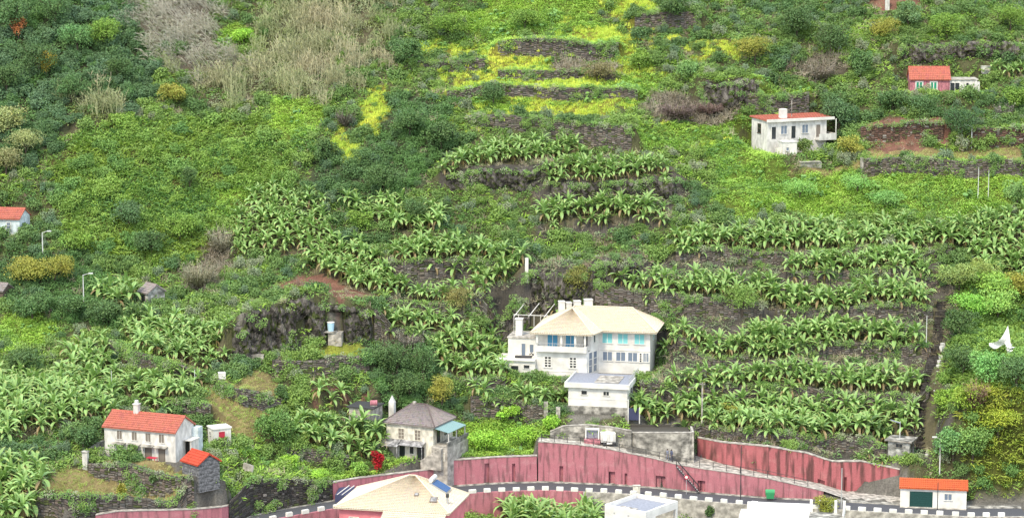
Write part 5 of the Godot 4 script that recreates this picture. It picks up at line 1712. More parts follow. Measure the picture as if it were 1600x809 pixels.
# ---------------------------------------------------------------- small things
func small_things() -> void:
	person("person in grey clothes on the ramp, left of the two by the basin", Vector3(rx(1043.5), 0, 0) + ramp_place(rx(1043.5), 1.0), 70, Color(0.20, 0.21, 0.26), Color(0.24, 0.25, 0.3), 1.72)
	person("person in dark clothes on the ramp, right of the two by the basin", Vector3(rx(1050), 0, 0) + ramp_place(rx(1050), 1.2), 110, Color(0.09, 0.10, 0.16), Color(0.10, 0.10, 0.13), 1.78)
	# shutters of the yard beside the concrete wall
	var fr := thing("metal_frame", "white upright frame on a red box against the grey concrete wall", "frame", ramp_place2(926, 2.4), -4)
	block_part(fr, "red_box", Vector3(-1.15, 0, -0.6), Vector3(1.15, 0.65, 0.5), M.rose)
	var fm := Mb.new()
	for x in [-1.0, 0.85]: fm.box(Vector3(x, 0.65, 0.1), Vector3(x + 0.16, 2.15, 0.26))
	fm.box(Vector3(-1.0, 2.15, 0.1), Vector3(1.01, 2.3, 0.26)); fm.box(Vector3(-1.0, 1.9, -0.45), Vector3(1.01, 2.05, -0.3))
	for x in [-1.0, 0.85]: fm.box(Vector3(x, 0.65, -0.45), Vector3(x + 0.16, 2.05, -0.3))
	part(fr, "frame", fm, M.white)
	block_part(fr, "grey_panel", Vector3(-0.84, 0.7, -0.3), Vector3(0.85, 1.9, -0.22), M.deck)
	var tr := thing("panel_trailer", "small white panelled trailer with dark wheels by the grey concrete wall", "trailer", ramp_place2(951, 2.2), 6)
	block_part(tr, "box_body", Vector3(-1.05, 0.62, -1.2), Vector3(1.05, 1.9, 0.3), M.white)
	for x in [-0.98, 0.04]: block_part(tr, "front_panel", Vector3(x, 0.75, 0.3), Vector3(x + 0.94, 1.75, 0.34), M.old_white)
	for x in [-0.75, 0.65]:
		var wm := Mb.new()
		wm.tube([Vector3(x, 0.36, 0.1), Vector3(x + 0.24, 0.36, 0.1)], [0.36, 0.36], 12)
		wm.tube([Vector3(x + 0.24, 0.36, 0.1), Vector3(x, 0.36, 0.1)], [0.35, 0.35], 12)
		part(tr, "wheel", wm, M.dark_metal)
	block_part(tr, "bumper", Vector3(-0.3, 0.35, 0.25), Vector3(0.55, 0.55, 0.4), M.white)
	# waste container
	var x := rx(1202)
	var wc := thing("waste_container", "green wheeled waste container standing at the foot of the red wall", "waste container", Vector3(x, 0.13, -road(x) + 1.5), -4)
	var wb := Mb.new()
	wb.quad(Vector3(-0.5, 0.15, 0.35), Vector3(0.5, 0.15, 0.35), Vector3(0.6, 1.0, 0.45), Vector3(-0.6, 1.0, 0.45)); wb.quad(Vector3(0.5, 0.15, 0.35), Vector3(0.5, 0.15, -0.35), Vector3(0.6, 1.0, -0.45), Vector3(0.6, 1.0, 0.45))
	wb.quad(Vector3(-0.5, 0.15, -0.35), Vector3(-0.5, 0.15, 0.35), Vector3(-0.6, 1.0, 0.45), Vector3(-0.6, 1.0, -0.45)); wb.quad(Vector3(0.5, 0.15, -0.35), Vector3(-0.5, 0.15, -0.35), Vector3(-0.6, 1.0, -0.45), Vector3(0.6, 1.0, -0.45))
	part(wc, "body", wb, M.bin_green)
	var lid := Mb.new()
	lid.tube([Vector3(-0.64, 1.0, 0), Vector3(0.64, 1.0, 0)], [0.42, 0.42], 12)
	lid.tube([Vector3(0.64, 1.0, 0), Vector3(-0.64, 1.0, 0)], [0.41, 0.41], 12)
	part(wc, "lid", lid, M.bin_green)
	for q in [-0.4, 0.4]: block_part(wc, "wheel", Vector3(q - 0.05, 0, 0.15), Vector3(q + 0.05, 0.18, 0.33), M.dark_metal)
	# sign post and notice board by the road
	x = rx(1071)
	var sg := thing("road_sign", "small round red and white road sign at the foot of the tall red wall", "road sign", Vector3(x, 0.13, -road(x) + 2.2))
	var sm := Mb.new()
	sm.tube([Vector3(0, -0.2, 0), Vector3(0, 2.3, 0)], [0.04, 0.04], 6)
	part(sg, "post", sm, M.metal)
	var dm := Mb.new()
	dm.tube([Vector3(0, 2.35, 0.03), Vector3(0, 2.35, 0.07)], [0.34, 0.34], 16)
	part(sg, "red_disc", dm, M.red_paint)
	var dm2 := Mb.new()
	dm2.tube([Vector3(0, 2.35, 0.06), Vector3(0, 2.35, 0.085)], [0.22, 0.22], 16)
	part(sg, "white_centre", dm2, M.white)
	x = rx(992)
	var nb := thing("road_hut", "small pale box cabinet standing behind the parapet left of the carport", "cabinet", Vector3(x, 0, -road(x) + ROAD_W - 0.9))
	block_part(nb, "cabinet_body", Vector3(-0.5, 0, -0.3), Vector3(0.5, 1.3, 0.3), M.cream)
	block_part(nb, "cabinet_lid", Vector3(-0.55, 1.3, -0.35), Vector3(0.55, 1.38, 0.35), M.pale_concrete)
	# lamp posts and poles
	street_lamp("pale street lamp standing below the small white house at the left edge", survey(66, 402), 3.9, 1.1, M.pale_metal)
	street_lamp("pale street lamp with a broad head left of the tile roofed stone hut", survey(130, 478), 4.8, 1.2, M.pale_metal)
	street_lamp("thin lamp post below the pink house, with its arm pointing left", survey(1519, 230), 3.4, -1.0, M.pale_metal)
	street_lamp("pale roadside lamp post behind the orange roofed garage", survey(1469, 742), 5.2, -0.9, M.pale_metal)
	pole("tall concrete utility pole beside the curved water basin", survey(1097, 676), 7.4, 0.15, M.pale_concrete)
	x = rx(1152)
	pole("dark slim lamp pole standing at the parapet before the tall red wall", Vector3(x, 0, -road(x) + ROAD_W - 0.4), 8.4, 0.09, M.dark_metal, "utility_pole", false, false)
	x = rx(1307)
	pole("slim grey pole standing behind the white terrace building", Vector3(x, 0, -road(x) + ROAD_W - 0.4), 6.0, 0.09, M.metal, "utility_pole", false, false)
	x = rx(1455)
	pole("dark thin pole standing in front of the orange roofed garage", Vector3(x, 0, -road(x) + ROAD_W - 0.5), 4.6, 0.07, M.dark_metal, "utility_pole", false, false)
	pole("white square concrete post standing among the bananas mid slope", survey(823, 436), 3.3, 0.26, M.white, "concrete_post", true, false)
	pole("left of the two thin poles on the bright meadow at the right", survey(1529, 312), 5.2, 0.07, M.pale_metal, "thin_pole", false, false)
	pole("right of the two thin poles on the bright meadow at the right", survey(1545, 312), 4.8, 0.06, M.pale_metal, "thin_pole", false, false)
	pole("wooden post on the red soil below the pink house", survey(1376, 232), 2.2, 0.07, M.wood, "wooden_post", false, false)
	pole("wooden post on the terrace edge under the dark round tree", survey(1480, 238), 2.4, 0.08, M.wood, "wooden_post", false, false)
	pole("thin pole among the bananas left of the rough curved wall", survey(174, 620), 3.8, 0.06, M.pale_metal, "thin_pole", false, false)
	pole("thin pole above the long white house among the bananas", survey(304, 612), 3.2, 0.06, M.pale_metal, "thin_pole", false, false)
	pole("thin pole at the upper end of the stairway ravine", survey(1448, 545), 5.0, 0.07, M.pale_metal, "thin_pole", false, false)
	for q in [[853, 655, 2.6], [872, 656, 1.9]]:
		pole("pale concrete gate post, %s of the pair left of the cream block" % ("left" if q[0] < 860 else "right"), survey(q[0], q[1]), q[2], 0.3, M.pale_concrete, "concrete_post", true, false)
	# pump hut
	var hut: Array = sites.pump
	var ph := flat_hut("pump_hut", "grey concrete pump hut with a flat slab roof beside the ravine", hut[0], hut[1], 3.1, 2.6, 2.4, M.concrete_light, M.concrete, 0.4)
	opening(ph, "window", Vector3(1.6, 1.55, 0), 0, 0.9, 0.5, M.concrete, M.glass_dark, 2, 1, 0.06)
	opening(ph, "door", Vector3(3.1, 0, -1.2), 90, 0.8, 1.95, M.concrete, M.glass_dark, 1, 1, 0.06, false)
	var pm := pole("pole with a small slanted panel fixed beside the grey pump hut", hut[0] + Vector3(1.6, 0, 0.25), 5.2, 0.07, M.pale_metal, "panel_pole", false, false)
	var sp := Mb.new()
	sp.box(Vector3(-1.3, 0, -0.35), Vector3(0.1, 0.05, 0.35), Color.WHITE, Transform3D(Basis(Vector3(0, 0, 1), -0.3), Vector3(-0.1, 5.0, 0)))
	part(pm, "slanted_panel", sp, M.deck)
	# block hut with its tank
	hut = sites.blockhut
	var bh := flat_hut("block_hut", "bare concrete block hut with a dark flat roof above the banana patch", hut[0], hut[1], 3.7, 3.6, 2.6, M.pale_concrete, M.dark_metal, 0.25)
	opening(bh, "window", Vector3(2.2, 1.05, 0), 0, 0.75, 1.25, M.pale_concrete, M.glass_dark, 1, 1, 0.06)
	var rt := thing("water_tank", "faded red water tank on the roof of the concrete block hut", "tank", bh.transform * Vector3(3.3, 2.78, -1.4), 0)
	var rm := Mb.new()
	rm.tube([Vector3(-0.5, 0.42, 0), Vector3(0.5, 0.42, 0)], [0.42, 0.42], 12)
	rm.tube([Vector3(0.5, 0.42, 0), Vector3(-0.5, 0.42, 0)], [0.41, 0.41], 12)
	part(rt, "tank_body", rm, M.rose)
	block_part(rt, "cradle", Vector3(-0.5, 0, -0.3), Vector3(0.5, 0.12, 0.3), M.concrete)
	# white shed with the red door
	hut = sites.shed
	var ws := flat_hut("shed", "small white shed with a dark red door and a flat roof", hut[0], hut[1], 2.6, 2.2, 2.5, M.old_white, M.white, 0.12)
	opening(ws, "door", Vector3(1.25, 0.15, 0), 0, 0.75, 1.9, M.red_paint, M.red_paint, 1, 1, 0.05, false)
	opening(ws, "window", Vector3(0, 1.5, -1.2), -90, 0.35, 0.5, M.old_white, M.glass_dark, 1, 1, 0.05)
	# stone huts
	stone_hut("stone_hut", "dark stone hut with a bright red tiled roof beside the long white house", sites.hut[0], sites.hut[1], 3.8, 3.4, 2.6, 1.1, M.blue_stone, M.bright_red_tile)
	stone_hut("tile_hut", "small stone hut with a grey tiled roof above the dense banana patch", sites.tilehut[0], sites.tilehut[1], 2.6, 3.0, 1.9, 1.0, M.concrete_light, M.grey_tile, 1.3)
	var wh := thing("cottage", "small white house with a red roof at the left edge", "house", sites.leftwhite[0], sites.leftwhite[1])
	gable_house(wh, 9.0, 4.6, 2.7, 1.2, M.pale_blue_white, M.red_tile, 0.3)
	for u in [1.2, 3.2, 5.1, 7.2]: opening(wh, "window", Vector3(u, 1.1, 0), 0, 0.6, 0.95, M.white, M.slate_glass, 1, 2, 0.07)
	opening(wh, "door", Vector3(4.1, -0.6, 0), 0, 0.8, 1.2, M.white, M.glass_dark, 1, 1, 0.06, false)
	stone_hut("hut", "brown roofed wooden hut half cut off by the left edge", survey(-22, 472), -20, 2.9, 2.8, 1.9, 0.8, M.wood, M.grey_tile)
	# ruin on the meadow's upper wall
	var ru := thing("stone_ruin", "roofless dark stone hut at the left end of the long meadow wall", "ruin", survey(1346, 268), 8)
	block_part(ru, "left_pillar", Vector3(-0.1, -0.5, -0.2), Vector3(0.35, 2.3, 0.25), M.pale_concrete)
	block_part(ru, "stone_wall", Vector3(0.35, -0.5, -0.4), Vector3(2.6, 2.0, 0.0), M.mortar)
	block_part(ru, "side_wall", Vector3(2.2, -0.5, -3.0), Vector3(2.6, 1.7, -0.4), M.mortar)
	block_part(ru, "lintel", Vector3(0.35, 2.0, -0.6), Vector3(1.8, 2.15, 0.1), M.concrete)
	var gp := thing("gate_pillar", "white pillar on bare earth at the very top of the photograph", "pillar", survey(1387, 14), 0)
	block_part(gp, "shaft", Vector3(-0.35, -0.5, -0.35), Vector3(0.35, 2.0, 0.35), M.old_white)
	block_part(gp, "cap", Vector3(-0.42, 2.0, -0.42), Vector3(0.42, 2.15, 0.42), M.old_white)
	var wbx := thing("water_box", "small white box between the pink house and the bananas on its right", "box", survey(1541, 112), 15)
	block_part(wbx, "box_body", Vector3(-0.7, -0.3, -0.5), Vector3(0.7, 0.9, 0.5), M.white)
	block_part(wbx, "lid", Vector3(-0.75, 0.9, -0.55), Vector3(0.75, 1.0, 0.55), M.old_white)
	# cave shelter with its pale blue barrel
	var cs := thing("stone_shed", "open stone and concrete shelter in front of the cave", "shelter", survey(500, 536), -8)
	block_part(cs, "block_wall", Vector3(1.2, -0.4, -1.8), Vector3(3.2, 1.6, 0), M.pale_concrete)
	block_part(cs, "post", Vector3(-0.1, -0.4, -0.3), Vector3(0.2, 1.6, 0), M.pale_concrete)
	block_part(cs, "rear_wall", Vector3(-0.1, -0.4, -1.9), Vector3(1.2, 1.6, -1.6), M.concrete)
	block_part(cs, "slab", Vector3(-0.25, 1.6, -2.0), Vector3(2.4, 1.75, 0.2), M.concrete)
	var ba := thing("barrel", "pale blue barrel standing on the slab of the cave shelter", "barrel", cs.transform * Vector3(1.45, 1.75, -0.8))
	var bm := Mb.new()
	bm.tube([Vector3(0, 0, 0), Vector3(0, 0.65, 0), Vector3(0, 1.25, 0)], [0.44, 0.5, 0.54], 14)
	part(ba, "barrel_body", bm, M.tank_blue)
	var bb := Mb.new()
	bb.tube([Vector3(0, 1.25, 0), Vector3(0, 1.32, 0)], [0.58, 0.58], 14)
	part(ba, "rim", bb, M.white)
	var pb := thing("box", "small pale box on the ground left of the cave shelter", "box", survey(487, 534), 5)
	block_part(pb, "box_body", Vector3(-0.4, -0.2, -0.4), Vector3(0.4, 0.75, 0.4), M.cream)
	block_part(pb, "lid", Vector3(-0.43, 0.75, -0.43), Vector3(0.43, 0.82, 0.43), M.pale_concrete)
	var wx := thing("box", "white cube on the dry meadow above the white shed", "box", survey(346, 591), 12)
	block_part(wx, "box_body", Vector3(-0.5, -0.2, -0.5), Vector3(0.5, 0.8, 0.5), M.white)
	block_part(wx, "lid", Vector3(-0.53, 0.8, -0.53), Vector3(0.53, 0.87, 0.53), M.old_white)
	var wy := thing("box", "white block at the edge of the bananas above the long white house", "box", survey(296, 623), -8)
	block_part(wy, "box_body", Vector3(-0.4, -0.2, -0.4), Vector3(0.4, 0.75, 0.4), M.white)
	block_part(wy, "lid", Vector3(-0.43, 0.75, -0.43), Vector3(0.43, 0.82, 0.43), M.old_white)
	var sl := thing("concrete_slab", "grey concrete kerb at the foot of the basalt cliff", "slab", survey(388, 562), -6)
	block_part(sl, "slab_body", Vector3(-2.2, -0.4, -0.5), Vector3(2.2, 0.7, 0), M.concrete)
	block_part(sl, "slab_top", Vector3(-2.25, 0.7, -0.55), Vector3(2.25, 0.78, 0.05), M.pale_concrete)
	var lc := thing("leaning_slab", "leaning pale concrete panel right of the red roofed stone hut", "panel", survey(384, 752), -50)
	var lm := Mb.new()
	lm.box(Vector3(-1.1, -0.5, -0.12), Vector3(1.1, 2.4, 0.12), Color.WHITE, Transform3D(Basis(Vector3.RIGHT, -0.2), Vector3.ZERO))
	part(lc, "panel", lm, M.pale_concrete)
	# white cloth on the dark bushes at the right edge
	var cl := thing("cloth", "white torn cloth caught on the bushes at the right edge", "cloth", survey(1562, 556) + Vector3(0, 1.6, 1.2))
	var cm := Mb.new()
	var grid := []
	for i in 11:
		var row := []
		for j in 7:
			var u := i / 10.0
			var v := j / 6.0
			var hgt_top := 0.5 + 2.6 * pow(u, 2.6)
			var wide := lerpf(0.5, 1.0, sin(PI * u)) 
			row.append(Vector3(-1.7 + 3.1 * u - v * 0.4 * u, hgt_top * v - 0.35 * sin(u * 5.0) * (1.0 - v), 0.25 * sin(u * 7.0 + v * 4.0) + v * 0.3 - 0.5 * wide))
		grid.append(row)
	for i in 10:
		for j in 6:
			cm.quad(grid[i][j], grid[i + 1][j], grid[i + 1][j + 1], grid[i][j + 1])
			var o := Vector3(0, 0, -0.04)
			cm.quad(grid[i + 1][j] + o, grid[i][j] + o, grid[i][j + 1] + o, grid[i + 1][j + 1] + o)
	for k in 26:
		var a := jitter(0.5)
		cm.leaf(Vector3(1.2, -0.2, 0.1) + a, jitter().normalized(), Vector3.UP, 0.8, 0.6, Color.WHITE)
	part(cl, "sheet", cm, M.cloth)
	# stairs in the ravine
	var stp := thing("ravine_stairs", "long narrow stone stairway climbing the ravine on the right", "stairway")
	var a := survey(1436, 716)
	var b := survey(1474, 470)
	var n := 70
	for k in n:
		var f := k / float(n)
		var p := a.lerp(b, f)
		p.y = hgt(p.x, p.z)
		var d := Mb.new()
		d.box(Vector3(-0.8, -0.5, -0.3), Vector3(0.8, 0.22, 0.25), Color.WHITE * rng.randf_range(0.55, 1.1), Transform3D(Basis(Vector3.UP, rng.randf_range(-0.1, 0.1)), Vector3.ZERO))
		var o := part(stp, "step", d, M.dark_step)
		o.position = p
		if k % 3 == 0 and k < 46:
			var sm2 := Mb.new()
			sm2.box(Vector3(-0.25, -0.4, -0.25), Vector3(0.3, 0.45, 0.25), Color.WHITE, Transform3D(Basis(Vector3.UP, rng.randf() * 1.5), Vector3.ZERO))
			part(stp, "white_stone", sm2, M.old_white).position = p + Vector3(1.15, 0.1, 0)
	# red flowering bush
	var rb := survey(592, 738)
	var fl := tree("bright red flowering bush beside the old grey roofed house", rb, 3.2, 2.7, Color(0.42, 0.015, 0.025), "flowering_shrub", "", 0.1)
	fl.set_meta("category", "shrub")

func ramp_place(x: float, back: float) -> Vector3:
	var rxs := []
	for b in ramp_b: rxs.append(rx(b))
	return Vector3(0, along(rxs, ramp_h, x) + 0.05, -road(x) - back)

func ramp_place2(b: float, back: float) -> Vector3:
	var x := rx(b)
	return Vector3(x, 0, 0) + ramp_place(x, back)


# ---------------------------------------------------------------- ground cover
func scatter() -> void:
	var lists := {}
	var protos := {
		"leafy": clump(44, 0.75, 0.55, 0.30, 0.17), "low": clump(36, 0.65, 0.28, 0.22, 0.12), "grass": tuft(34, 0.6, 0.42, 0.04), "tall": tuft(24, 0.6, 0.8, 0.05),
		"bush": bush(Vector3(1.0, 0.75, 1.0), 9, 95, 0.19), "round": bush(Vector3(0.8, 0.8, 0.8), 8, 90, 0.16), "cane": cane_clump(11, 3.2, 0.05, 5, 0.09), "leaning": cane_clump(12, 3.6, 0.75, 3, 0.08), "twigs": twigs(34, 0.8, 0.7), "fern": clump(22, 0.8, 0.35, 0.75, 0.16), "big": clump(16, 0.7, 0.8, 0.65, 0.5)}
	# cover -> [shape, per square metre, smallest, largest, tint, tint]
	var g1 := Color(0.15, 0.29, 0.08)
	var g2 := Color(0.255, 0.385, 0.09)
	var dark := Color(0.125, 0.225, 0.08)
	var blue := Color(0.15, 0.25, 0.13)
	var lime := Color(0.42, 0.63, 0.10)
	var yell := Color(0.76, 0.80, 0.12)
	var straw := Color(0.56, 0.51, 0.34)
	var sage := Color(0.33, 0.37, 0.23)
	var brown := Color(0.25, 0.19, 0.14)
	var plan := {
		SCRUB: [["leafy", 1.5, 0.6, 1.2, g1, g2], ["low", 0.9, 0.8, 1.3, g2, dark], ["bush", 0.17, 0.7, 1.9, dark, g2], ["round", 0.07, 0.7, 1.6, blue, sage], ["fern", 0.35, 0.7, 1.3, g2, lime], ["twigs", 0.16, 0.6, 1.3, brown, straw]],
		WOOD: [["leafy", 1.3, 0.7, 1.4, dark, g1], ["bush", 0.22, 0.9, 2.0, dark, blue], ["round", 0.08, 0.9, 1.8, blue, g1]],
		CANE: [["cane", 0.34, 0.75, 1.2, straw, Color(0.42, 0.46, 0.24)], ["leafy", 0.9, 0.7, 1.5, sage, Color(0.26, 0.31, 0.10)], ["low", 0.6, 0.8, 1.4, g1, sage], ["round", 0.06, 0.8, 1.4, g2, g1]],
		DEAD: [["leaning", 0.45, 0.7, 1.15, Color(0.70, 0.66, 0.58), Color(0.60, 0.57, 0.46)], ["leafy", 0.6, 0.6, 1.2, sage, g1], ["twigs", 0.12, 0.7, 1.4, Color(0.50, 0.46, 0.40), straw]],
		VINES: [["leafy", 1.9, 0.6, 1.3, g2, Color(0.28, 0.45, 0.08)], ["bush", 0.09, 0.8, 2.2, g1, Color(0.27, 0.42, 0.08)], ["fern", 1.4, 0.8, 1.5, Color(0.31, 0.44, 0.07), g1], ["low", 0.6, 0.8, 1.3, dark, g2]],
		YELLOW: [["grass", 2.6, 0.6, 1.3, yell, Color(0.52, 0.68, 0.10)], ["tall", 0.6, 0.4, 0.9, lime, yell], ["low", 0.7, 0.7, 1.3, g2, lime], ["bush", 0.02, 0.4, 0.8, g1, g2]],
		LIME: [["low", 3.0, 0.7, 1.4, lime, Color(0.30, 0.52, 0.09)], ["leafy", 0.7, 0.6, 1.1, lime, Color(0.28, 0.46, 0.09)], ["fern", 0.5, 0.7, 1.3, Color(0.30, 0.46, 0.07), g1], ["big", 0.05, 0.8, 1.4, Color(0.15, 0.30, 0.10), Color(0.22, 0.40, 0.09)]],
		LAWN: [["grass", 4.0, 0.35, 0.6, Color(0.38, 0.48, 0.07), Color(0.48, 0.50, 0.09)]],
		DRY: [["grass", 3.0, 0.35, 0.75, Color(0.54, 0.47, 0.22), Color(0.38, 0.46, 0.13)], ["low", 0.25, 0.5, 0.9, g2, lime]],
		IVY: [["leafy", 2.4, 0.6, 1.3, Color(0.30, 0.40, 0.06), Color(0.46, 0.50, 0.07)], ["fern", 1.0, 0.8, 1.4, Color(0.34, 0.42, 0.07), Color(0.50, 0.52, 0.08)], ["bush", 0.12, 0.8, 1.6, g1, g2], ["low", 0.9, 0.8, 1.3, g1, g2]],
		DARK: [["leafy", 1.6, 0.7, 1.3, dark, g1], ["bush", 0.22, 0.8, 1.7, dark, g1], ["round", 0.10, 0.8, 1.5, blue, dark], ["twigs", 0.12, 0.7, 1.3, brown, straw]],
		BRUSH: [["twigs", 1.3, 0.8, 1.7, Color(0.30, 0.25, 0.19), Color(0.40, 0.36, 0.27)], ["leafy", 0.25, 0.6, 1.1, sage, g1], ["leaning", 0.08, 0.4, 0.7, straw, brown]],
		DIRT: [["twigs", 0.18, 0.4, 0.9, brown, straw], ["low", 0.25, 0.5, 1.0, g2, sage]],
		SOIL: [["low", 0.35, 0.6, 1.1, g2, g1], ["twigs", 0.35, 0.5, 1.0, Color(0.25, 0.2, 0.12), straw]],
		GREY: [["leafy", 0.55, 0.6, 1.1, sage, g1], ["twigs", 0.45, 0.6, 1.2, brown, straw], ["bush", 0.05, 0.6, 1.1, g1, sage], ["fern", 0.2, 0.6, 1.1, g2, sage]],
	}
	var cover_names := {SCRUB: "green_scrub", WOOD: "wood_undergrowth", CANE: "cane_thicket", DEAD: "dead_cane", VINES: "creeping_vines", YELLOW: "yellow_grass", LIME: "lime_meadow", LAWN: "lawn", DRY: "dry_grass", IVY: "yellow_ivy", DARK: "dark_undergrowth", BRUSH: "dead_brushwood", DIRT: "sparse_weeds", SOIL: "plantation_litter", GREY: "rock_plants", WALLS: "wall_creepers"}
	var words := {"leafy": "leafy plants", "low": "low creepers", "grass": "short grass", "tall": "tall grass", "bush": "broad bushes", "round": "round bushes", "cane": "upright canes", "leaning": "leaning canes", "twigs": "dry twigs", "fern": "long leaved ferns", "big": "large leaved plants"}
	var where := {SCRUB: "filling the gaps between the terraces", WOOD: "under the trees of the top left corner", CANE: "in the pale thicket at the top", DEAD: "of the grey fallen thicket at the top left", VINES: "on the smooth green slope at the left", YELLOW: "of the yellow meadow terraces at the top", LIME: "of the bright green meadows", LAWN: "of the small lawn before the cave", DRY: "of the dried out yards", IVY: "on the yellow green bank in the lower right corner", DARK: "in the shady dark green patches", BRUSH: "of the dead brushwood patches", DIRT: "on the bare earth", SOIL: "on the soil of the banana terraces", GREY: "on the rock bands and in the ravine", WALLS: "growing on the stone walls and rock faces"}
	var cell2 := CELL * CELL
	for j in range(1, NZ - 1):
		for i in range(1, NX - 1):
			var x := GX + i * CELL
			var z := GZ + j * CELL
			var reg := REG[j * NX + i]
			if not plan.has(reg): continue
			var dist := DIST - z
			if absf(x) > dist * 0.2009 + 8.0 or z > 8.0 or z < -135.0: continue
			var k := j * NX + i
			var slope := maxf(absf(G[k + 1] - G[k - 1]), absf(G[k + NX] - G[k - NX]))
			if slope > 2.4 and reg != IVY and reg != DARK and rng.randf() < 0.4: continue
			var big := soft_noise.get_noise_2d(x * 2.2 + 500, z * 3.0)
			var small := patch_noise.get_noise_2d(x * 1.6 + 300, z * 2.2)
			for e in plan[reg]:
				var thick: float = e[1] * cell2 * clampf(1.0 + small * (1.8 if reg == CANE or reg == DEAD else 0.9), 0.15, 1.8)
				while thick > 0.0:
					if rng.randf() < thick:
						var key := "%d %s" % [reg, e[0]]
						if not lists.has(key): lists[key] = PackedFloat32Array()
						var qx := x + rng.randf_range(-0.5, 0.5) * CELL
						var qz := z + rng.randf_range(-0.5, 0.5) * CELL
						var s := rng.randf_range(e[2], e[3]) * (1.0 + 0.25 * small)
						var b := Basis(Vector3.UP, rng.randf_range(-0.6, 0.6) if reg == DEAD else rng.randf() * TAU).scaled(Vector3(s, s * rng.randf_range(0.8, 1.15), s))
						b = Basis(Vector3.RIGHT, rng.randf_range(0.0, 0.4)) * b
						var y := hgt(qx, qz) - 0.05
						var t := clampf(0.5 + big * 1.3 + small * 0.25 + rng.randf_range(-0.18, 0.18), 0, 1)
						var c: Color = e[4].lerp(e[5], t) * rng.randf_range(0.92, 1.1)
						lists[key].append_array(PackedFloat32Array([b.x.x, b.y.x, b.z.x, qx, b.x.y, b.y.y, b.z.y, y, b.x.z, b.y.z, b.z.z, qz, c.r, c.g, c.b, 1.0]))
					thick -= 1.0
	for w in walls:
		var line: Array = w.line if w.has("line") else wall_line(w.xs, w.zs)
		for k in line.size() - 1:
			var a: Array = line[k]
			var tall: float = a[3] - a[2]
			for q in int(tall * 3.0) + 2:
				var h := rng.randf() if q > 1 else 1.0
				if q < 2 and rng.randf() < (0.9 if w.label.contains("cave") else 0.6): continue
				if q > 1 and patch_noise.get_noise_2d(a[0] * 1.1 + 700, a[1] + h * tall * 1.2) < (0.26 if w.style != "cliff" else (0.42 if w.label.contains("cave") else 0.16)): continue
				var p := at_line(line, k + rng.randf(), h, 0.1 + rng.randf() * 0.2)
				var key := "%d leafy" % WALLS
				if not lists.has(key): lists[key] = PackedFloat32Array()
				var s := rng.randf_range(0.4, 0.85)
				var b := Basis(Vector3.RIGHT, rng.randf_range(0.5, 1.3)) * Basis(Vector3.UP, rng.randf() * TAU).scaled(Vector3(s, s, s))
				var c: Color = g1.lerp(g2, rng.randf()) * rng.randf_range(0.8, 1.2)
				if rng.randf() < 0.2: c = sage
				lists[key].append_array(PackedFloat32Array([b.x.x, b.y.x, b.z.x, p.x, b.x.y, b.y.y, b.z.y, p.y, b.x.z, b.y.z, b.z.z, p.z, c.r, c.g, c.b, 1.0]))
	for key in lists:
		var bits: PackedStringArray = key.split(" ")
		var reg := int(bits[0])
		var mm := MultiMesh.new()
		mm.transform_format = MultiMesh.TRANSFORM_3D
		mm.use_colors = true
		mm.mesh = protos[bits[1]]
		mm.instance_count = lists[key].size() / 16
		mm.buffer = lists[key]
		var o := MultiMeshInstance3D.new()
		o.multimesh = mm
		o.name = numbered(cover_names[reg])
		add_child(o)
		tag(o, "%s %s" % [words[bits[1]], where[reg]], "vegetation", "", "stuff")


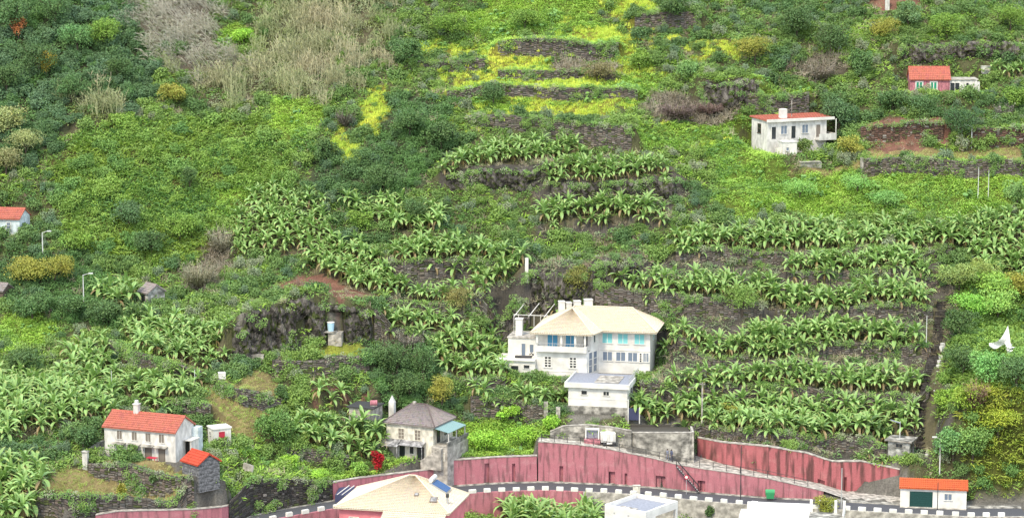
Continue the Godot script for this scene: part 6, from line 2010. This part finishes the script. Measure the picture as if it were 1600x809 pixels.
func plant_bananas() -> void:
	banana_setup()
	var spots := []
	for r in banana_rows.size():
		var row: Array = banana_rows[r]
		var grown := Geometry2D.offset_polygon(outline(row[0]), 0.55)
		var poly: PackedVector2Array = grown[0] if grown.size() else outline(row[0])
		var lo := Vector2(INF, INF)
		var hi := -lo
		for p in poly:
			lo = lo.min(p)
			hi = hi.max(p)
		var gap: float = row[1] * 0.76
		var z := lo.y
		var odd := false
		while z <= hi.y + gap:
			var x := lo.x + (gap * 0.5 if odd else 0.0)
			while x <= hi.x + gap:
				var q := Vector2(x + rng.randf_range(-0.45, 0.45), z + rng.randf_range(-0.4, 0.4))
				if Geometry2D.is_point_in_polygon(q, poly):
					var y := hgt(q.x, q.y)
					spots.append([DIST - q.y, Vector3(q.x, y, q.y), r, rng.randf_range(0.82, 1.15) * row[2] * (0.98 if rng.randf() > 0.12 else 0.6)])
				x += gap
			z += gap * 0.85
			odd = not odd
	spots.sort_custom(func(a, b): return a[0] < b[0])
	var inview := func(p: Vector3) -> bool: return absf(p.x) < (DIST - p.z) * 0.2009 + 1.0
	var layouts := []
	var protos := []
	for k in 6:
		layouts.append(banana_layout())
		protos.append(banana_plant(layouts[k]))
	var ranks := {}
	var done := 0
	var rest_leaf := Mb.new()
	var rest_stem := Mb.new()
	var more := 0
	for s in spots:
		var which := rng.randi() % 6
		var turn := rng.randf() * TAU
		var lean := Basis(Vector3(rng.randf_range(-1, 1), 0, rng.randf_range(-1, 1)).normalized(), rng.randf_range(0, 0.13))
		var tr := Transform3D((lean * Basis(Vector3.UP, turn)).scaled(Vector3.ONE * s[3]), s[1] - Vector3(0, 0.05, 0))
		var row: Array = banana_rows[s[2]]
		if done < 298 and inview.call(s[1]) and s[1].z < 6.0:
			done += 1
			var o: Node3D = protos[which].duplicate()
			o.name = numbered("banana_plant")
			add_child(o)
			o.transform = tr
			tag(o, row[3], "banana plant", row[4])
			if not ranks.has(s[2]): ranks[s[2]] = []
			ranks[s[2]].append(o)
		else:
			more += 1
			for e in layouts[which]: join(rest_leaf, leaf_data[e[0]], tr * e[1])
			join(rest_stem, stem_data, tr)
	for p in protos: p.free()
	for r in ranks:
		ranks[r].sort_custom(func(a, b): return a.position.x < b.position.x)
		for k in ranks[r].size():
			var said: String = banana_rows[r][3]
			var nth := "%d%s" % [k + 1, "th" if (k % 100) in [10, 11, 12] else ["st", "nd", "rd"][k % 10] if k % 10 < 3 else "th"]
			ranks[r][k].set_meta("label", said.replace("banana plant", "%s banana plant from left" % nth))
	var far := thing("banana_plantation", "the smaller banana plants on the higher and farther terraces", "banana plants")
	far.set_meta("kind", "stuff")
	part(far, "leaves", rest_leaf, M.banana_leaf, "", "stuff")
	part(far, "stems", rest_stem, M.stem, "", "stuff")

func join(into: Mb, from: Mb, t: Transform3D) -> void:
	for k in from.v.size():
		into.v.append(t * from.v[k])
		into.n.append((t.basis * from.n[k]).normalized())
	into.c.append_array(from.c)

func hillside() -> void:
	var soil := [Color(0.11, 0.11, 0.055), Color(0.10, 0.095, 0.085), Color(0.14, 0.125, 0.075), Color(0.13, 0.115, 0.07), Color(0.085, 0.085, 0.028), Color(0.22, 0.21, 0.045), Color(0.13, 0.17, 0.035), Color(0.27, 0.215, 0.10), Color(0.09, 0.10, 0.025), Color(0.045, 0.05, 0.028), Color(0.12, 0.105, 0.075), Color(0.24, 0.125, 0.09), Color(0.24, 0.26, 0.05), Color(0.11, 0.10, 0.085), Color(0.07, 0.085, 0.045), Color(0.1, 0.1, 0.08), Color(0.15, 0.13, 0.10)]
	var v := PackedVector3Array()
	var n := PackedVector3Array()
	var c := PackedColorArray()
	var ix := PackedInt32Array()
	v.resize(NX * NZ); n.resize(NX * NZ); c.resize(NX * NZ)
	for j in NZ:
		for i in NX:
			var k := j * NX + i
			v[k] = Vector3(GX + i * CELL, G[k], GZ + j * CELL)
			var dx := G[j * NX + mini(i + 1, NX - 1)] - G[j * NX + maxi(i - 1, 0)]
			var dz := G[mini(j + 1, NZ - 1) * NX + i] - G[maxi(j - 1, 0) * NX + i]
			n[k] = Vector3(-dx, 2 * CELL, -dz).normalized()
			var col: Color = soil[REG[k]]
			if REG[k] == BARE: col = Color(0.2, 0.185, 0.16)
			c[k] = col * (1.0 + 0.5 * patch_noise.get_noise_2d(v[k].x * 4, v[k].z * 4))
			if i < NX - 1 and j < NZ - 1:
				ix.append_array(PackedInt32Array([k, k + 1, k + NX, k + 1, k + NX + 1, k + NX]))
	var a := []
	a.resize(Mesh.ARRAY_MAX)
	a[Mesh.ARRAY_VERTEX] = v; a[Mesh.ARRAY_NORMAL] = n; a[Mesh.ARRAY_COLOR] = c; a[Mesh.ARRAY_INDEX] = ix
	var m := ArrayMesh.new()
	m.add_surface_from_arrays(Mesh.PRIMITIVE_TRIANGLES, a)
	m.surface_set_material(0, M.ground)
	tag(inst(self, "hillside_terrain", m), "steep terraced hillside with brown soil", "hillside", "", "structure")
	# land far below and around, out to the horizon
	var f := Mb.new()
	f.quad(Vector3(-2500, -24, 2500), Vector3(2500, -24, 2500), Vector3(2500, -24, -2500), Vector3(-2500, -24, -2500), Color(0.07, 0.09, 0.035))
	tag(part(self, "valley_floor", f, M.ground), "green valley floor far below the slope", "ground", "", "structure")


func _ready() -> void:
	rng.seed = 20240
	# camera, sky, sun, exposure
	var cam := Camera3D.new()
	cam.name = "camera"
	cam.position = Vector3(0, EYE, DIST)
	cam.rotation_degrees.x = -PITCH
	cam.fov = rad_to_deg(2.0 * atan(404.5 / FOC))
	cam.near = 1.0
	cam.far = 6000.0
	cam.current = true
	add_child(cam)
	var env := Environment.new()
	env.background_mode = Environment.BG_SKY
	var sky := ProceduralSkyMaterial.new()
	sky.sky_top_color = Color(0.80, 0.86, 0.94)
	sky.sky_horizon_color = Color(0.93, 0.94, 0.95)
	sky.sky_curve = 0.2
	sky.sky_energy_multiplier = 1.0
	sky.ground_bottom_color = Color(0.25, 0.28, 0.2)
	sky.ground_horizon_color = Color(0.55, 0.58, 0.55)
	env.sky = Sky.new()
	env.sky.sky_material = sky
	env.tonemap_mode = Environment.TONE_MAPPER_LINEAR
	env.tonemap_exposure = 2.4
	env.sdfgi_enabled = true
	env.ssao_enabled = true
	env.ssil_enabled = true
	var we := WorldEnvironment.new()
	we.name = "environment"
	we.environment = env
	add_child(we)
	var sun := DirectionalLight3D.new()
	sun.name = "sun"
	sun.rotation_degrees = Vector3(-52, -28, 0)
	sun.light_energy = 0.5
	sun.light_color = Color(1.0, 0.95, 0.85)
	sun.light_angular_distance = 12.0
	sun.shadow_enabled = true
	add_child(sun)

	soft_noise.seed = 4
	soft_noise.frequency = 0.022
	soft_noise.fractal_octaves = 4
	patch_noise.seed = 8
	patch_noise.frequency = 0.11
	patch_noise.fractal_octaves = 3
	make_materials()
	paint("concrete_light", Color(0.55, 0.54, 0.5), 0.9, M.concrete.albedo_texture, 0.3)
	paint("blue_stone", Color(0.27, 0.27, 0.28), 0.95, M.concrete.albedo_texture, 0.9)
	paint("bright_red_tile", Color(0.72, 0.10, 0.05), 0.8, M.red_tile.albedo_texture, 0.6)
	paint("bin_green", Color(0.05, 0.30, 0.12), 0.5)
	paint("pale_metal", Color(0.62, 0.62, 0.6), 0.6)
	paint("cloth_skin", Color.WHITE, 0.85)
	paint("stained_plaster", Color(0.58, 0.22, 0.22), 0.9, weathered(0.85, 0.36, 9), 0.075)
	paint("dark_step", Color(0.11, 0.095, 0.08), 0.95, M.concrete.albedo_texture, 0.6)

	# the ground, from the road upwards
	for e in [[-60, 872], [100, 858], [185, 846], [300, 832], [350, 823], [372, 814], [395, 804], [450, 793], [520, 781], [600, 769], [700, 759], [780, 754], [850, 752], [950, 756], [1020, 761], [1100, 769], [1200, 777], [1290, 781], [1400, 787], [1500, 792], [1600, 792], [1660, 793]]:
		road_b.append(float(e[0]))
		road_e.append(float(e[1]))
	base_ground()
	set_road_walls()
	sites.garage = [level(1407, 791, 0.05), -9.0]
	pad(sites.garage[0], -9, -0.5, 9.5, -5, 0.6, 1.2, -0.05)
	sites.beige = [Vector3(-22.6, LOW - 0.5, 11.5), -13.0]
	sites.carport = [Vector3(11.9, LOW + 0.8, 17.5), -38.0]
	sites.white = [Vector3(30.5, LOW - 0.2, 13.0), -9.0]
	# a steep bank behind the garage in the lower right corner
	step_up([[1490, 752], [1530, 762], [1600, 768], [1650, 768]], [8.0, 10.5, 11.5, 11.5], 30.0, 5.0, 3.0)
	var steps := terraces()
	site("long", 163, 712, -21, -1.0, 12.5, -6.5, 1.8)
	site("hut", 284, 737, -48, -0.3, 4.2, -3.8, 0.4, 1.0, 3.0)
	for k in steps.size():
		var w: Array = steps[k]
		step_up(w[0], w[1], w[4] if w.size() > 4 else 0.0, 1.2 if w[2] == "cliff" else 0.0, 2.0, {"style": w[2], "label": w[3]} if w[3] else {})
		match k:
			2:
				site("old", 604, 712, -24, -1, 10, -7, 1.4, 0.0, 4.5)
				site("blockhut", 545, 664, -20, -0.5, 4.2, -4.2, 0.6)
				site("shed", 333, 699, 27, -0.4, 3.0, -2.6, 0.6)
			3:
				site("block", 888, 645, -12, -0.5, 9.5, -9, 0.4)
				site("villa", 838, 586, -11, -6, 17, -8.5, 1.6, 0.0, 4.5)
				site("pump", 1388, 714, -24, -0.5, 3.6, -3.2, 0.5)
			14:
				site("tilehut", 216, 474, -48, -0.3, 3.0, -3.3, 0.5)
				site("leftwhite", -55, 366, -10, -0.5, 9.5, -5.2, 0.8)
			27:
				site("upper", 1199, 240, 24, -0.5, 12, -6, 3.6)
				site("pink", 1423, 146, -2, -0.5, 12, -5, 0.8)
	var bx := rx(988)
	pad(Vector3(bx, 0, -road(bx) - 3.6), 0.0, 0.0, rx(1082) - bx, -4.5, 1.5, 0.7, 4.9)
	paint_ground()
	hillside()
	roadside()
	for w in walls:
		if w.has("line"): continue
		var line := wall_line(w.xs, w.zs)
		match w.style:
			"stone": stone_wall(w.label, line)
			"red": stone_wall(w.label, line, Color(0.17, 0.11, 0.085), 0.16)
			"cliff": rock_face(w.label, line, Color(0.24, 0.215, 0.185), 1.5, 0.8, "rock_outcrop", [[line.size() * 0.72, 3.2, 0.4, 0.42, 1.9], [line.size() * 0.5, 2.4, 0.25, 0.3, 1.3]] if w.label.contains("cave") else [])
	cream_house()
	garage_block()
	long_house()
	old_house()
	pink_house()
	upper_white_house()
	garage()
	beige_house()
	carport()
	small_things()
	plant_bananas()
	plant_trees()
	scatter()


func plant_trees() -> void:
	var dark := Color(0.042, 0.092, 0.045)
	var deep := Color(0.05, 0.11, 0.055)
	var green := Color(0.09, 0.17, 0.045)
	var olive := Color(0.15, 0.17, 0.05)
	var fresh := Color(0.15, 0.29, 0.055)
	var grey := Color(0.17, 0.20, 0.13)
	# bearing of the foot, height, width, colour, label
	for e in [
		[20, 60, 7.5, 7.0, deep, "tall dark green tree in the very top left corner"],
		[85, 45, 7.0, 7.0, deep, "dark green tree right of the rust coloured one, at the top left"],
		[28, 62, 4.6, 2.4, Color(0.22, 0.10, 0.06), "slim rust brown tree in the top left wood"],
		[60, 120, 6.5, 7.5, dark, "broad dark tree below the rust brown tree"],
		[120, 85, 6.0, 6.5, Color(0.07, 0.16, 0.08), "bluish green tree in the middle of the top left wood"],
		[72, 118, 4.5, 3.5, Color(0.26, 0.22, 0.05), "yellowing tree in the top left wood"],
		[160, 75, 5.5, 6.0, green, "mid green tree at the right side of the top left wood"],
		[10, 150, 6.0, 6.5, dark, "dark tree at the left edge below the top left wood"],
		[110, 160, 5.0, 6.0, deep, "dark rounded tree above the pale cane clump on the left"],
		[185, 130, 5.0, 5.5, dark, "dark tree on the right flank of the top left wood"],
		[270, 165, 4.0, 5.0, olive, "olive green bush at the lower edge of the pale cane thicket"],
		[380, 70, 3.0, 5.0, fresh, "fresh green bush inside the pale cane thicket"],
		[296, 296, 3.8, 3.0, dark, "small dark tree alone on the smooth green slope"],
		[200, 355, 4.5, 5.5, Color(0.055, 0.115, 0.07), "dark bush in the hollow of the green slope on the left"],
		[280, 375, 4.5, 6.5, green, "round bush low on the green slope, above the grey brushwood"],
		[235, 400, 4.2, 5.5, dark, "dark bush below the green slope on the left"],
		[120, 395, 3.6, 5.5, green, "bush beside the street lamp at the left"],
		[40, 445, 4.4, 7.5, olive, "broad olive hedge tree at the left edge below the street lamp"],
		[85, 440, 4.2, 6.0, olive, "olive tree right of the left edge hedge"],
		[50, 500, 4.5, 6.5, deep, "dark tree above the wild grass at the left edge"],
		[160, 510, 4.4, 6.0, dark, "dark tree below the tall banana plants on the left"],
		[210, 505, 3.5, 4.5, dark, "small dark tree below the tile roofed stone hut"],
		[110, 500, 4.0, 5.0, deep, "dark green tree left of the lamp with the broad head"],
		[35, 590, 4.5, 6.0, dark, "dark tree among bananas at the left edge"],
		[210, 690, 3.8, 5.0, green, "green bush left of the long white house"],
		[130, 705, 4.0, 5.0, dark, "dark bush at the foot of the long house's stair"],
		[428, 700, 6.0, 5.6, Color(0.06, 0.13, 0.05), "round green tree between the shed and the banana patch"],
		[440, 630, 2.8, 2.0, deep, "small dark cypress like bush above the round green tree"],
		[190, 784, 2.4, 1.2, olive, "small dry cactus like shrub on the dry grass yard"],
		[240, 757, 1.6, 1.8, dark, "tiny dark bush in front of the long house's yard wall"],
		[620, 590, 6.0, 6.0, dark, "tall dark tree right of the bright lawn"],
		[660, 600, 6.5, 5.5, deep, "dark green tree left of the bananas beside the villa"],
		[690, 640, 5.5, 4.0, olive, "tall thin olive tree behind the old grey roofed house"],
		[640, 630, 4.8, 5.0, dark, "dark tree behind the white pointed chimney"],
		[905, 465, 5.0, 5.5, Color(0.10, 0.12, 0.045), "olive brown bush just above the tanks of the villa"],
		[1160, 492, 5.0, 7.0, Color(0.085, 0.155, 0.05), "broad green bush at the right end of the wide rough wall"],
		[715, 490, 4.4, 5.0, Color(0.13, 0.14, 0.075), "greyish bush between two banana rows left of the villa"],
		[650, 355, 5.0, 5.0, dark, "dark bush on the left of the row above the pale edged wall"],
		[560, 365, 4.0, 4.0, green, "green bush under the detached banana patch"],
		[640, 215, 5.0, 6.5, deep, "dark bush left of the yellow meadow"],
		[690, 235, 5.0, 6.0, dark, "dark bush at the left end of the topmost banana terrace"],
		[600, 300, 4.5, 6.5, dark, "dark bush above the detached banana patch"],
		[510, 255, 4.0, 4.5, dark, "dark bush on the left side of the small yellow patch"],
		[770, 165, 4.0, 5.0, dark, "dark round bush in the yellow meadow"],
		[933, 128, 3.6, 5.5, Color(0.12, 0.12, 0.085), "grey brown round bush in the yellow meadow"],
		[700, 60, 5.0, 8.0, green, "broad bush left of the upper yellow meadow"],
		[640, 100, 4.5, 6.0, deep, "dark bush between the cane thicket and the yellow meadow"],
		[820, 45, 4.0, 7.0, green, "green bush at the top edge above the yellow meadow"],
		[1000, 110, 3.4, 5.0, green, "green bush on the right of the yellow meadow"],
		[1075, 125, 3.6, 5.0, Color(0.10, 0.19, 0.09), "pale leaved bush above the dead brushwood"],
		[1050, 30, 4.5, 6.0, dark, "dark bush on the wall at the top of the slope"],
		[1180, 100, 5.0, 7.0, olive, "broad olive bush above the overgrown rock face"],
		[1245, 60, 6.5, 7.5, dark, "large dark tree high on the right"],
		[1300, 85, 6.0, 8.0, dark, "broad dark tree right of the large dark tree high on the right"],
		[1345, 125, 6.0, 4.5, deep, "slim dark tree left of the pink house"],
		[1420, 45, 5.0, 5.0, Color(0.08, 0.15, 0.09), "blue green tree at the top right, above the pink house"],
		[1480, 60, 4.5, 7.0, green, "green bush above the pink house"],
		[1580, 50, 5.0, 7.0, green, "green bush in the top right corner"],
		[1380, 65, 4.5, 6.5, olive, "olive bush between the two top right trees"],
		[1395, 172, 3.9, 6.0, Color(0.05, 0.11, 0.055), "dark green tree just left below the pink house"],
		[1440, 180, 3.9, 7.0, Color(0.045, 0.105, 0.055), "dark spreading tree directly below the pink house"],
		[1502, 222, 6.4, 7.4, Color(0.03, 0.08, 0.045), "very dark round tree standing above the red soil"],
		[1312, 205, 5.6, 6.5, Color(0.045, 0.10, 0.06), "dark tree behind the right end of the flat roofed house"],
		[1300, 180, 4.5, 5.0, deep, "dark bush above the flat roofed house"],
		[1258, 240, 2.6, 3.2, Color(0.07, 0.12, 0.05), "dark shrub covering the front of the flat roofed house"],
		[1330, 245, 3.6, 5.0, olive, "olive bush right of the flat roofed house"],
		[1590, 175, 4.5, 5.0, green, "green bush at the right edge below the pink house"],
		[1340, 300, 3.2, 7.0, Color(0.11, 0.24, 0.09), "broad light green bush on the bright meadow"],
		[1250, 310, 3.2, 6.5, Color(0.12, 0.25, 0.09), "light green bush left on the bright meadow"],
		[1385, 325, 3.0, 6.0, Color(0.09, 0.20, 0.08), "wide low bush at the lower edge of the bright meadow"],
		[1590, 320, 4.2, 4.5, Color(0.10, 0.19, 0.09), "bush on the meadow at the right edge"],
		[1520, 500, 4.5, 5.5, Color(0.12, 0.27, 0.07), "bright green rounded bush right of the ravine head"],
		[1560, 500, 4.8, 6.0, Color(0.14, 0.26, 0.09), "light green bush above the white cloth"],
		[1590, 470, 5.0, 6.5, olive, "olive bush at the right edge above the white cloth"],
		[1505, 590, 5.0, 6.0, dark, "dark bush beside the ravine stairs"],
		[1545, 600, 5.0, 6.0, Color(0.10, 0.23, 0.10), "blue green bush below the white cloth"],
		[1590, 610, 5.5, 6.5, deep, "dark green bush at the right edge below the white cloth"],
		[1500, 530, 5.0, 5.5, dark, "dark bush between the ravine and the bright rounded bush"],
		[1510, 650, 4.5, 4.5, Color(0.13, 0.21, 0.045), "light green bush halfway up the bank by the stairs"],
		[1490, 720, 5.2, 5.6, Color(0.085, 0.19, 0.095), "blue green tree behind the roadside lamp post"],
		[1520, 725, 6.0, 5.5, Color(0.10, 0.20, 0.08), "green tree above the garage's right end"],
		[1552, 470, 4.8, 8.0, Color(0.13, 0.24, 0.07), "large light green bush just below the right edge bananas"],
		[1600, 592, 4.6, 5.0, Color(0.10, 0.20, 0.07), "tall lush bush at the right edge beside the white cloth"],
		[1475, 640, 3.6, 4.0, Color(0.12, 0.22, 0.05), "fresh green bush hugging the lower ravine stairs"],
		[1560, 680, 4.6, 6.5, Color(0.16, 0.22, 0.04), "yellow green bush in the middle of the steep right bank"],
		[12, 215, 5.5, 6.0, Color(0.17, 0.21, 0.12), "pale grey green tree at the left edge, uppermost of three"],
		[40, 245, 5.0, 6.0, Color(0.16, 0.20, 0.12), "pale grey green tree right of the two at the left edge"],
		[8, 275, 5.0, 5.5, Color(0.15, 0.17, 0.11), "greyish tree at the left edge above the small white house"],
		[1500, 455, 4.2, 5.5, Color(0.12, 0.18, 0.08), "grey green bush at the head of the ravine"],
		[1535, 445, 4.2, 5.5, Color(0.14, 0.20, 0.08), "grey green bush below the right edge bananas"],
		[760, 705, 3.6, 6.0, fresh, "bright vine covered mound left of the tall red wall"],
		[815, 700, 3.4, 5.0, Color(0.13, 0.26, 0.045), "bright green bush hanging over the red wall's left end"],
		[795, 660, 2.8, 4.0, fresh, "fresh green bush above the vine covered mound"],
		[860, 672, 2.2, 3.5, fresh, "low green bush beside the left end of the ramp"],
		[1290, 814, 4.0, 3.6, Color(0.13, 0.16, 0.04), "olive tree standing before the white terrace building"],
		[1110, 812, 2.4, 1.6, dark, "small dark conifer right of the white carport"],
		[500, 755, 2.2, 3.0, fresh, "fresh green shrub on the bank left of the pale hipped roof"],
		[455, 735, 2.4, 3.2, fresh, "fresh green shrub below the pale curved stone wall"],
		[560, 745, 2.6, 2.6, Color(0.13, 0.24, 0.07), "spiky green shrub below the red flowering bush"],
		[1140, 660, 3.0, 4.2, olive, "olive bush beside the concrete utility pole"],
		[1380, 690, 2.6, 3.2, dark, "dark bush left of the pump hut"],
	]:
		var low: bool = e[2] < 4.0
		var c: Color = e[4]
		tree(e[5], survey(e[0], e[1]), e[2], e[3], Color(c.r * 2.1 + 0.015, c.g * 1.95, c.b * 1.3), "leafy_shrub" if low else "leafy_tree", "", 0.06 if low else 0.12)
	dead_shrub("large grey bare bush left of the upper left banana patch", survey(310, 450), 5.0, 7.0, Color(0.32, 0.30, 0.20))
	dead_shrub("grey bare bush above the large grey bare one", survey(345, 395), 4.0, 4.5, Color(0.32, 0.30, 0.21))
	dead_shrub("heap of purplish dead branches high on the slope", survey(1060, 185), 3.0, 7.5, Color(0.22, 0.16, 0.15))
	dead_shrub("right hand heap of reddish dead branches high on the slope", survey(1110, 180), 2.6, 5.5, Color(0.25, 0.17, 0.15))
	dead_shrub("pale fallen branches left of the slim dark tree", survey(1285, 125), 3.4, 6.0, Color(0.30, 0.26, 0.21))
	dead_shrub("dry grey bush under the bananas right of the cave", survey(640, 548), 3.2, 4.6, Color(0.26, 0.24, 0.20))
	dead_shrub("bare grey bush at the right edge below the pink house", survey(1570, 190), 3.4, 4.0, Color(0.28, 0.25, 0.22))
	dead_shrub("rust brown dead bush on the steep bank right of the stairs", survey(1524, 640), 5.0, 4.5, Color(0.26, 0.16, 0.12))
	dead_shrub("dry brown bush on the wall left of the yellow meadow's small patch", survey(540, 200), 3.4, 4.0, Color(0.17, 0.15, 0.12))
